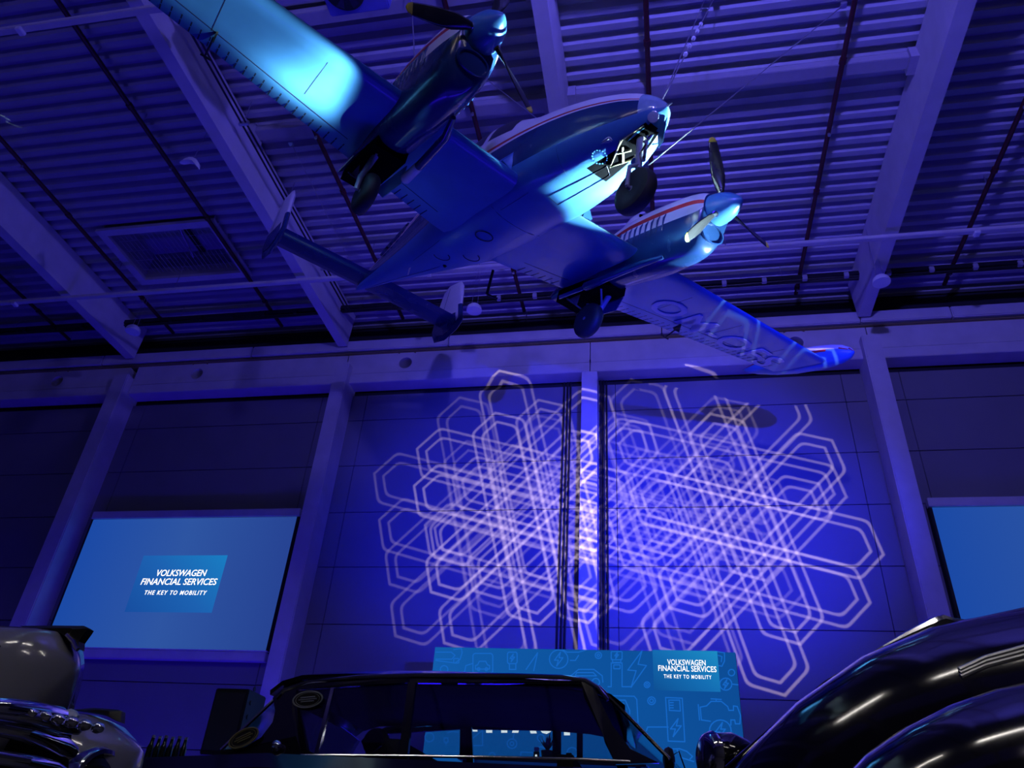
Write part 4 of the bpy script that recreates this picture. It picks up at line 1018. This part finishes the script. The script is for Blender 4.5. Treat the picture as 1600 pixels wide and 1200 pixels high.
for yy, sg in ((NEAR, 1), (FAR, -1)):
    # drip rail, belt moulding, pillars, glass of each flank; sg points to the car's inside
    yr = yy + sg*.10
    def Q(u, v, dy=0.0):
        """flank point from the near-side picture outline, mirrored for the far flank"""
        a = W(u, v, Y=NEAR); t_ = min(1, max(0, (a.z - H - zbelt)/(.86 - zbelt)))
        a = W(u, v, Y=NEAR + .10*t_)
        return Vector((a.x, yy + sg*(.10*t_ + dy), a.z)) - L0
    G().tube([Q(432, 1092), Q(445, 1078), Q(480, 1066), Q(560, 1058), Q(650, 1055), Q(800, 1055.5), Q(880, 1058), Q(915, 1063), Q(935, 1075), Q(950, 1094)], .012, 8).out('drip_rail', M['chrome'] if sg > 0 else M['carblack'], sed, smooth=True)
    G().tube([Q(470, 1180), Q(560, 1180.5), Q(630, 1181), Q(760, 1183), Q(900, 1186), Q(985, 1190)], .007, 8).out('belt_moulding', M['chrome'], sed, smooth=True)
    def bar(pts, name='pillar', mtl='carblack', w_=.03):
        o = G().prism([Q(*p) for p in pts], (0, sg*w_, 0)).out(name, M[mtl], sed); return o
    bar([(426, 1090), (440, 1078), (462, 1070), (458, 1084), (456, 1110), (462, 1150), (474, 1184), (400, 1184), (345, 1178), (344, 1172), (382, 1168), (408, 1152), (426, 1128), (430, 1110)])
    bar([(519, 1066), (524, 1066), (495, 1184), (489, 1184)], 'vent_pillar', 'chrome', .012)
    bar([(456, 1078), (462, 1074), (466, 1104), (480, 1172), (492, 1178), (491, 1186), (470, 1182), (457, 1130)], 'vent_frame')
    bar([(638, 1060), (650, 1060), (636, 1184), (622, 1184)], 'door_pillar')
    bar([(650, 1060), (920, 1064), (912, 1069), (651, 1067)], 'window_header')
    bar([(456, 1070), (640, 1058), (640, 1066), (458, 1078)], 'window_header')
    bar([(906, 1060), (924, 1066), (938, 1095), (958, 1135), (985, 1170), (1030, 1192), (962, 1194), (943, 1150), (913, 1090)], 'rear_pillar')
    G().prism([Q(524, 1070, .012), Q(638, 1062, .012), Q(624, 1181, .012), Q(496, 1180, .012)], (0, sg*.004, 0)).out('door_glass', M['glass'], sed)
    G().prism([Q(462, 1080, .012), Q(519, 1070, .012), Q(492, 1178, .012), Q(476, 1172, .012)], (0, sg*.004, 0)).out('vent_glass', M['glass'], sed)
    G().prism([Q(650, 1067, .012), Q(908, 1067, .012), Q(945, 1150, .012), Q(956, 1186, .012), Q(637, 1182, .012)], (0, sg*.004, 0)).out('rear_door_glass', M['glass'], sed)
# far flank divides of the rear door
for (u0, u1) in ((718, 733), (863, 876), (901, 910)):
    a = W(u0, 1139, Y=FAR - .06); b = W(u1, 1139, Y=FAR - .06); c_ = W(u1, 1186, Y=FAR); d2 = W(u0, 1186, Y=FAR)
    G().prism([a - L0 + Vector((0, 0, .04)), b - L0 + Vector((0, 0, .04)), c_ - L0, d2 - L0], (0, .03, 0)).out('window_divider', M['trimdark'], sed)
# windscreen wrap: curved pane joining both A pillars, in front
def screenpane(low, high, bulge, name):
    rr = []
    for k in range(9):
        u = -1 + 2*k/8; b_ = bulge*(1 - u*u)
        a = S(low[0] + b_, cy + ((FAR-NEAR)/2 - .0)*u*.985, low[1]); c = S(high[0] + b_*.35, cy + ((FAR-NEAR)/2 - .12)*u, high[1] + .06*(1-u*u))
        rr.append([a, c, c + Vector((math.copysign(.006, -bulge), 0, 0)), a + Vector((math.copysign(.006, -bulge), 0, 0))])
    return shell_loft(rr, name, M['glass'], sed, ang=30)
al = W(345, 1172, Y=NEAR); ah = W(428, 1092, Y=NEAR + .09)
screenpane((al.x, al.z - H), (ah.x, ah.z - H), -.14, 'windscreen')
bl = W(1046, 1186, Y=NEAR); bh = W(935, 1072, Y=NEAR + .09)
screenpane((bl.x, bl.z - H), (bh.x, bh.z - H), .10, 'rear_window')
G().tube([S(ah.x, NEAR + .1, ah.z - H), S(al.x, NEAR, al.z - H)], .010, 6).out('windscreen_trim', M['chrome'], sed, smooth=True)
G().tube([S(bh.x, NEAR + .1, bh.z - H), S((bh.x+bl.x)/2 - .0, NEAR + .05, (bh.z+bl.z)/2 - H), S(bl.x, NEAR, bl.z - H)], .010, 6).out('rear_window_trim', M['carblack'], sed, smooth=True)
# interior: steering wheel, seats, mirror, shelf
G().box(S(-1.55, NEAR + .15, .10), S(-1.32, FAR - .15, .60), .07).out('front_seat', M['trimdark'], sed, smooth=True)
G().box(S(-.62, NEAR + .15, .10), S(-.40, FAR - .15, .56), .07).out('rear_seat', M['trimdark'], sed, smooth=True)
c0 = W(588, 1160, Y=FAR - .35); c0 = c0 - L0
G().lathe([(-.02, .001), (-.02, .085), (.02, .085), (.02, .001)], 24, Matrix.Translation(c0) @ Matrix.Rotation(PI/2, 4, 'Z')).out('headrest', M['trimdark'], sed, smooth=True)
sw = []
for k in range(25): a = 2*PI*k/24; sw.append(S(-1.86 + .08*math.sin(a), FAR - .42 + .19*math.cos(a), .55 + .15*math.sin(a)))
G().tube(sw, .012, 8, cap=False).out('steering_wheel', M['black'], sed, smooth=True)
p = W(470, 1112, Y=FAR - .75) - L0
G().lathe([(-.008, .001), (-.008, .05), (.008, .05), (.008, .001)], 20, Matrix.Translation(p) @ Matrix.Rotation(PI/2, 4, 'Z') @ Matrix.Diagonal((1, 1.3, .7, 1))).out('inner_mirror', M['black'], sed, smooth=True)
# oval stickers on the glass
def sticker(u, v, ru, rv, tilt, Y_, mtl):
    c = W(u, v, Y=Y_) - L0; k = Y_/1000*1.06
    rot = Matrix.Translation(c) @ Matrix.Rotation(tilt, 4, 'Y') @ Matrix.Rotation(-PI/2, 4, 'Z') @ Matrix.Diagonal((1, ru*k, rv*k, 1))
    o = G().lathe([(-.001, .001), (-.001, 1), (.001, 1), (.001, .001)], 28, rot).out('oval_badge', M['black'], sed)
    rg = [rot @ Vector((.003, math.cos(2*PI*q/28), math.sin(2*PI*q/28))) for q in range(29)]
    G().tube(rg, .0045, 5, cap=False).out('badge_rim', M[mtl], o)
    rg = [rot @ Vector((.003, .82*math.cos(2*PI*q/28), .82*math.sin(2*PI*q/28))) for q in range(29)]
    G().tube(rg, .0015, 5, cap=False).out('badge_ring', M[mtl], o)
    for yy2, ww in ((.25, .5), (0, .62), (-.25, .45)):
        G().tube([rot @ Vector((.004, -ww, yy2)), rot @ Vector((.004, ww, yy2))], .0035, 5).out('badge_line', M[mtl], o)
sticker(381, 1153, 19, 9.5, -.45, NEAR - .015, 'brown')
sticker(481, 1093, 19, 9.5, -.1, NEAR + .06, 'strut')
G().lathe([(-.02, .01), (-.01, .026), (.0, .03), (.01, .026), (.02, .01)], 16, Matrix.Translation(W(431, 1166, Y=NEAR - .02) - L0) @ Matrix.Rotation(PI/2, 4, 'Z')).out('door_mirror', M['chrome'], sed, smooth=True)
mp_ = W(1045, 1184, Y=NEAR + .2) - L0
G().lathe([(-.03, .01), (-.02, .05), (.0, .06), (.02, .05), (.03, .01)], 16, Matrix.Translation(mp_ + Vector((0, 0, -.01)))).tube([mp_, mp_ + Vector((.05, 0, .03)), mp_ + Vector((.09, 0, -.09))], .004, 6).out('fender_lamp', M['black'], sed, smooth=True)
# generic lofted bonnet / wing: stations (x, ztop, zbot, halfwidth)
def dome(name, st, yc, parent, mtl, expo=.62, N=28, P=None):
    rr = []
    xs_ = [st[0][0] + (st[-1][0] - st[0][0])*k/28 for k in range(29)]
    ordered = sorted(st)
    for x in xs_:
        zt_, zb, hw = interp(ordered, x); zc = zb + (zt_ - zb)*.45; R_ = []
        for k in range(N):
            a = 2*PI*k/N; c_, s_ = math.cos(a), math.sin(a)
            R_.append(Vector((x, yc + max(hw, .003)*math.copysign(abs(c_)**expo, c_), zc + (zt_ - zc if s_ > 0 else zc - zb)*math.copysign(abs(s_)**expo, s_) + H)) - parent.location)
        rr.append(R_)
    return shell_loft(rr, name, M[mtl], parent, ang=60)
# ---- grey car on the left, facing +X
gc = thing('grey_car', 'pale grey vintage car front with chrome grille and bonnet ornament, lower left', 'car', (-3.2, 2.0, ZG))
def gp(u, v, Y_=1.95): a = W(u, v, Y=Y_); return a.x, a.z - H
x1, z1 = gp(137, 1050); x2, z2 = gp(128, 1008); x3, z3 = gp(110, 991); x4, z4 = gp(60, 980); x5, z5 = gp(0, 979)
xb, zb_ = gp(115, 1113)
hood = dome('bonnet', [(-1.626, .441, .41, .012), (-1.645, .476, .25, .087), (-1.689, .52, .19, .134), (-1.966, .539, .15, .204), (-2.026, .572, .14, .318), (-2.236, .579, .14, .356), (-2.868, .589, .12, .374), (-3.533, .599, .05, .44)], 1.97, gc, 'cargray', .74)
fx, fz = gp(222, 1185, 2.62)
def fender(yc, nm):
    return dome(nm, [(-1.792, .307, .138, .039), (-1.822, .32, .011, .102), (-1.892, .371, -.15, .186), (-2.0, .409, -.2, .228), (-2.647, .41, -.3, .229), (-2.771, .46, -.3, .235), (-3.757, .469, -.3, .32)], yc, gc, 'cargray', .72)
fender(2.62, 'front_wing'); fender(1.30, 'front_wing')
dome('car_body', [(-2.6, .25, -.38, .60), (-3.2, .5, -.38, .80), (-3.4, .72, -.38, .82), (-4.4, .95, -.38, .84), (-5.2, .6, -.38, .8), (-5.6, .2, -.3, .6)], 1.97, gc, 'cargray', .6)
for y in (1.24, 2.70): wheel(gc, fx - .55 + 3.2, y - 2.0, .36); wheel(gc, -5.4 + 3.2, y - 2.0, .36)
# headlamp on the far wing: chrome rim and lens
hl = Vector((-1.84, 2.53, .19 + H)) - gc.location
mt = Matrix.Translation(hl + Vector((-.02, -.01, -.005))) @ Matrix.Rotation(-.25, 4, 'Z') @ Matrix.Diagonal((.85, .78, .85, 1))
G().lathe([(-.08, .135), (.01, .135), (.03, .125), (.035, .11), (.02, .10)], 28, mt).out('headlamp_rim', M['chrome'], gc, smooth=True)
G().lathe([(-.05, .10), (.02, .10), (.045, .06), (.05, .001)], 24, mt).out('headlamp_lens', M['bottle'], gc, smooth=True)
# bonnet ornament: a swept wedge on top of the nose, and a second one on the far wing
def wedge(pts, yc, th, nm, mtl='chrome'):
    g = G(); P = [Vector((gp(u, v, yc)[0], yc, gp(u, v, yc)[1] + H)) - gc.location for u, v in pts]
    c_ = sum(P, Vector())/len(P)
    rr = [[c_ + (p - c_)*.5 + Vector((0, -th, 0)) for p in P], [p + Vector((0, -th*.4, 0)) for p in P], [p + Vector((0, th*.4, 0)) for p in P], [c_ + (p - c_)*.5 + Vector((0, th, 0)) for p in P]]
    v, f = loft(rr); return g.add(v, f).out(nm, M[mtl], gc, smooth=True)
wedge([(36, 980), (90, 979.5), (136, 980), (142, 984), (139, 989), (128, 1004), (127, 1016), (122, 1014), (118, 1006), (102, 993), (70, 985)], 1.97, .035, 'bonnet_ornament', 'black')
G().tube([Vector((gp(u, v)[0], 1.935, gp(u, v)[1] + H)) - gc.location for u, v in [(110, 994), (120, 1005), (124, 1014), (127, 1017)]], .006, 8).out('ornament_trim', M['chrome'], gc, smooth=True)
wedge([(118, 1110), (150, 1107), (188, 1110), (193, 1113), (192, 1130), (186, 1128), (170, 1119), (140, 1113)], 2.60, .03, 'wing_ornament', 'black')
# side spear on the bonnet
G().tube([Vector((gp(u, v, 1.62)[0], 1.62 - .06, gp(u, v, 1.62)[1] + H)) - gc.location for u, v in [(-40, 1012), (0, 1016), (20, 1018), (28, 1021)]], [.014, .016, .012, .003], 8).out('side_spear', M['chrome'], gc, smooth=True)
# grille: chrome bars over a black slab drawn as the mouth's shade
def gtube(pts, yl, r, nm='grille_bar', mtl='chrome', n=10):
    return G().tube([Vector((gp(u, v, y)[0], y, gp(u, v, y)[1] + H)) - gc.location for (u, v), y in zip(pts, yl)], r, n).out(nm, M[mtl], gc, smooth=True)
gtube([(-60, 1099), (10, 1104), (50, 1109), (92, 1119), (114, 1130)], (1.56, 1.62, 1.70, 1.80, 1.90), [.016, .018, .020, .022, .008])
gtube([(-60, 1106), (60, 1124), (105, 1135), (122, 1142)], (1.58, 1.70, 1.82, 1.95), [.010, .014, .018, .010])
gtube([(-60, 1126), (40, 1145), (95, 1165), (110, 1174)], (1.60, 1.70, 1.85, 1.95), [.016, .02, .024, .02])
gtube([(-60, 1174), (40, 1190), (80, 1200), (100, 1215)], (1.60, 1.70, 1.85, 1.95), [.014, .016, .02, .02])
q = Vector((gp(108, 1121, 1.84)[0], 1.84, gp(108, 1121, 1.84)[1] + H)) - gc.location
G().lathe([(-.02, .005), (-.015, .016), (0, .021), (.015, .016), (.025, .006)], 14, Matrix.Translation(q)).out('grille_lamp', M['lens'], gc, smooth=True)
for k in range(8):
    u = 12 + k*12; a = gp(u, 1108 + k*1.8, 1.66)
    q = Vector((a[0], 1.64 + k*.022, a[1] + H)) - gc.location
    G().lathe([(-.016, .002), (-.01, .011), (0, .014), (.012, .010), (.018, .002)], 10, Matrix.Translation(q)).out('grille_stud', M['chrome'], gc, smooth=True)
G().prism([Vector((gp(u, v, 1.9)[0], 1.9, gp(u, v, 1.9)[1] + H)) - gc.location for u, v in [(-60, 1110), (20, 1112), (66, 1130), (56, 1215), (-60, 1215)]], (0, .12, 0)).out('grille_shade', M['recess_shade'], gc)
# ---- big black car on the right, facing -X
rc = thing('black_coupe', 'large glossy black rounded vintage car filling the lower right corner', 'car', (3.6, 2.1, ZG))
def rp(u, v, Y_): a = W(u, v, Y=Y_); return a.x, a.z - H
YC = 2.35
st = [(.164, .301, -.1, .08), (.262, .388, -.22, .16), (.423, .517, -.3, .24), (.67, .644, -.3, .3), (1.028, .726, -.3, .38), (1.286, .792, -.3, .45), (1.64, .934, -.3, .52), (2.192, .968, -.35, .6), (3.2, .98, -.35, .66), (4.2, .8, -.35, .66), (5.0, .4, -.35, .6), (5.3, .1, -.2, .4)]
dome('car_body', st, YC, rc, 'carblack', .66, 36)
pts = [(1300, 1225), (1335, 1192), (1380, 1157), (1440, 1121), (1500, 1095), (1560, 1077), (1600, 1068)]
Y2 = 1.72; st = []
for i, (u, v) in enumerate(pts):
    x, z = rp(u, v, Y2); st.append((x, z, -.35, .10 + .10*min(1, i/4)))
x9, z9 = st[-1][:2]; st += [(x9 + .4, z9 + .02, -.35, .2), (x9 + 1.2, z9 - .12, -.35, .2), (x9 + 1.8, .0, -.3, .12)]
st = [(st[0][0] - .10, st[0][1] - .14, -.2, .05)] + st
dome('front_wing', st, Y2, rc, 'carblack', .7, 32)
for x in (2.1, 5.0):
    for y in (1.62, 2.9): wheel(rc, x - 3.6, y - 2.1, .36)
# bonnet ridge ornament, headlamp at the tip, louvre strips
def rt(pts, Y_, r, nm, mtl='chrome', n=8):
    return G().tube([Vector((rp(u, v, Y_)[0], Y_, rp(u, v, Y_)[1] + H)) - rc.location for u, v in pts], r, n).out(nm, M[mtl], rc, smooth=True)
rt([(1380, 1011), (1420, 992), (1450, 979), (1466, 972), (1476, 969), (1490, 972), (1510, 970)], YC, [.004, .012, .016, .018, .016, .012, .004], 'bonnet_ornament')
rt([(1135, 1200), (1200, 1143), (1290, 1067), (1380, 1012)], YC - .02, .006, 'bonnet_spear', 'carblack')
for k in range(3):
    rt([(1499 + k*1, 1047 + k*5), (1540, 1028 + k*6), (1605, 1010 + k*6.5)], 1.80, .006, 'chrome_strip', 'steel')
q = Vector((rp(1124, 1184, 2.5)[0], 2.5, rp(1124, 1184, 2.5)[1] + H)) - rc.location
mt = Matrix.Translation(q) @ Matrix.Rotation(.5, 4, 'Z') @ Matrix.Diagonal((.85, .85, .85, 1))
G().lathe([(-.06, .001), (-.05, .05), (-.02, .075), (.04, .085), (.1, .07), (.15, .02)], 24, mt).out('headlamp', M['carblack'], rc, smooth=True)
G().lathe([(-.062, .05), (-.05, .072), (-.03, .082), (-.02, .074)], 24, mt).out('headlamp_rim', M['chrome'], rc, smooth=True)

# =================================================================== SMALL THINGS
# loudspeaker left of the sedan
YS = 9.5
a = W(338, 1075, Y=YS); b = W(390, 1075, Y=YS); c = W(324, 1172, Y=YS)
w = b.x - a.x
t = thing('loudspeaker', 'tall black loudspeaker cabinet left of the sedan windscreen', 'loudspeaker', ((a.x + b.x)/2, YS, c.z - .05))
h = a.z - c.z
G().box((-w/2, 0, .0), (w/2, .5, h + .05), .012).out('cabinet', M['black'], t)
G().box((-w/2 + .03, -.012, .05), (w/2 - .03, .002, h), .004).out('front_grille', M['gap'], t)
for k in range(5): G().tube([(w/2, .12 + .0*k, .12 + k*.17), (w/2 + .012, .12, .12 + k*.17)], .03, 10).out('side_fixing', M['black'], t)
st_ = thing('speaker_stand', 'black pole stand carrying the loudspeaker', 'stand', ((a.x + b.x)/2, YS + .25, 0))
G().tube([(0, 0, .03), (0, 0, c.z - .05)], .03, 12).out('pole', M['black'], st_, smooth=True)
G().lathe([(0, .35), (.02, .35), (.03, .05)], 24, Matrix.Rotation(-PI/2, 4, 'Y')).out('base_plate', M['black'], st_, smooth=True)
# bar counter with bottles behind the left car
YT = 7.0
zt_ = W(260, 1192, Y=YT).z
x0 = W(225, 1190, Y=YT).x; x1 = W(330, 1190, Y=YT).x
tb = thing('bar_table', 'dark high table with bottles between the grey car and the loudspeaker', 'table', ((x0+x1)/2, YT + .2, 0))
G().box((-(x1-x0)/2, -.3, zt_ - .04), ((x1-x0)/2, .3, zt_), .01).out('table_top', M['black'], tb)
for sx_ in (-1, 1):
    for sy_ in (-1, 1): G().tube([(sx_*((x1-x0)/2 - .08), sy_*.24, 0), (sx_*((x1-x0)/2 - .08), sy_*.24, zt_ - .03)], .02, 8).out('leg', M['steel'], tb)
labs = ['slim dark bottle at the left end of the bar table', 'dark bottle second from the left on the bar table', 'slanting dark bottle in the middle of the bar table', 'dark bottle in the middle, right of the slanting one', 'dark bottle leaning to the right on the bar table', 'upright dark bottle at the right end of the bar table']
for k, (u, tl) in enumerate([(228, .02), (239, 0), (249, -.03), (259, .03), (270, .02), (281, .0)]):
    p = W(u, 1191, Y=YT + .05*(k % 2)); b = thing('bottle', labs[k], 'bottle', (p.x, YT + .05*(k % 2), zt_), 'bottles on the bar table')
    R_ = Matrix.Rotation(tl*.5, 4, 'Y') @ Matrix.Rotation(-PI/2, 4, 'Y')
    hh = .225
    G().lathe([(0, .027), (.01, .029), (hh*.55, .029), (hh*.70, .018), (hh*.92, .014), (hh*.93, .001)], 14, R_).out('glass_body', M['bottle'], b, smooth=True)
    G().lathe([(hh*.90, .017), (hh, .017), (hh + .002, .001)], 10, R_).out('cap', M['steel'], b)
# things seen through the sedan: plant, two small boxes with a spot lamp on a far table
YD = 10.6
zt2 = W(860, 1187, Y=YD).z
td = thing('side_table', 'dark table in front of the screen wall seen through the sedan windows', 'table', (W(860, 1187, Y=YD).x, YD + .25, 0))
G().box((-1.2, -.35, zt2 - .05), (1.2, .35, zt2), .01).out('table_top', M['black'], td)
for sx_ in (-1, 1): G().box((sx_*1.1 - .03, -.3, 0), (sx_*1.1 + .03, .3, zt2 - .05)).out('leg_panel', M['black'], td)
p = W(855, 1187, Y=YD)
pl = thing('potted_plant', 'small spiky potted plant on the table before the screen wall', 'plant', (p.x, YD, zt2))
G().lathe([(0, .06), (.02, .07), (.10, .085), (.105, .07)], 16, Matrix.Rotation(-PI/2, 4, 'Y')).out('pot', M['black'], pl, smooth=True)
for k in range(16):
    a = k*2.4; L = .14 + .10*((k*37) % 7)/7; tl = .25 + .75*((k*53) % 11)/11
    d = Vector((math.cos(a)*tl, math.sin(a)*tl, 1.0)).normalized()*L*1.1; sd = Vector((-math.sin(a), math.cos(a), 0))*.018; o = Vector((0, 0, .09))
    G().add([o - sd*.3, o + d*.5 - sd, o + d, o + d*.5 + sd, o + sd*.3, o + d*.5 + Vector((0, 0, .006))], [(0, 1, 5), (1, 2, 5), (2, 3, 5), (3, 4, 5), (4, 0, 5), (0, 4, 3, 2, 1)]).out('leaf', M['green'], pl, fix=False)
for k, (u, lab) in enumerate([(838, 'small black box with a lit lamp on the table, left of the plant'), (889, 'small black box on the table, right of the plant')]):
    p = W(u, 1187, Y=YD); b = thing('table_box', lab, 'box', (p.x, YD, zt2), 'boxes on the far table')
    G().box((-.035, -.03, 0), (.035, .03, .085), .004).out('case', M['black'], b)
    G().box((-.03, -.032, .092 if k == 0 else .03), (.03, .02, .135 if k == 0 else .06), .004).out('display', M['boxblue'], b)
    if k == 0: G().tube([(0, -.032, .035), (0, -.038, .035)], .014, 12).out('lamp_face', M['e_white'], b)
# ceiling strip lamps over the back of the hall, which the cars mirror
for k, (x, y) in enumerate([(-5.0, -3), (0, -3.4), (6, -3), (3, -7)]):
    t = thing('strip_lamp', 'warm strip lamp under the roof behind the camera, ' + ['left', 'centre', 'right', 'rear'][k], 'lamp', (x, y, 10.2), 'strip lamps behind the camera')
    G().box((-1.6, -.09, 0), (1.6, .09, .07), .01).out('housing', M['white'], t)
    G().box((-1.55, -.05, -.03), (1.55, .05, 0)).out('tube', M['lamp'], t)
    for s in (-1, 1): G().tube([(s*1.2, 0, .07), (s*1.2, 0, 13.3 - 10.2)], .006, 5).out('hanger', M['steel'], t)
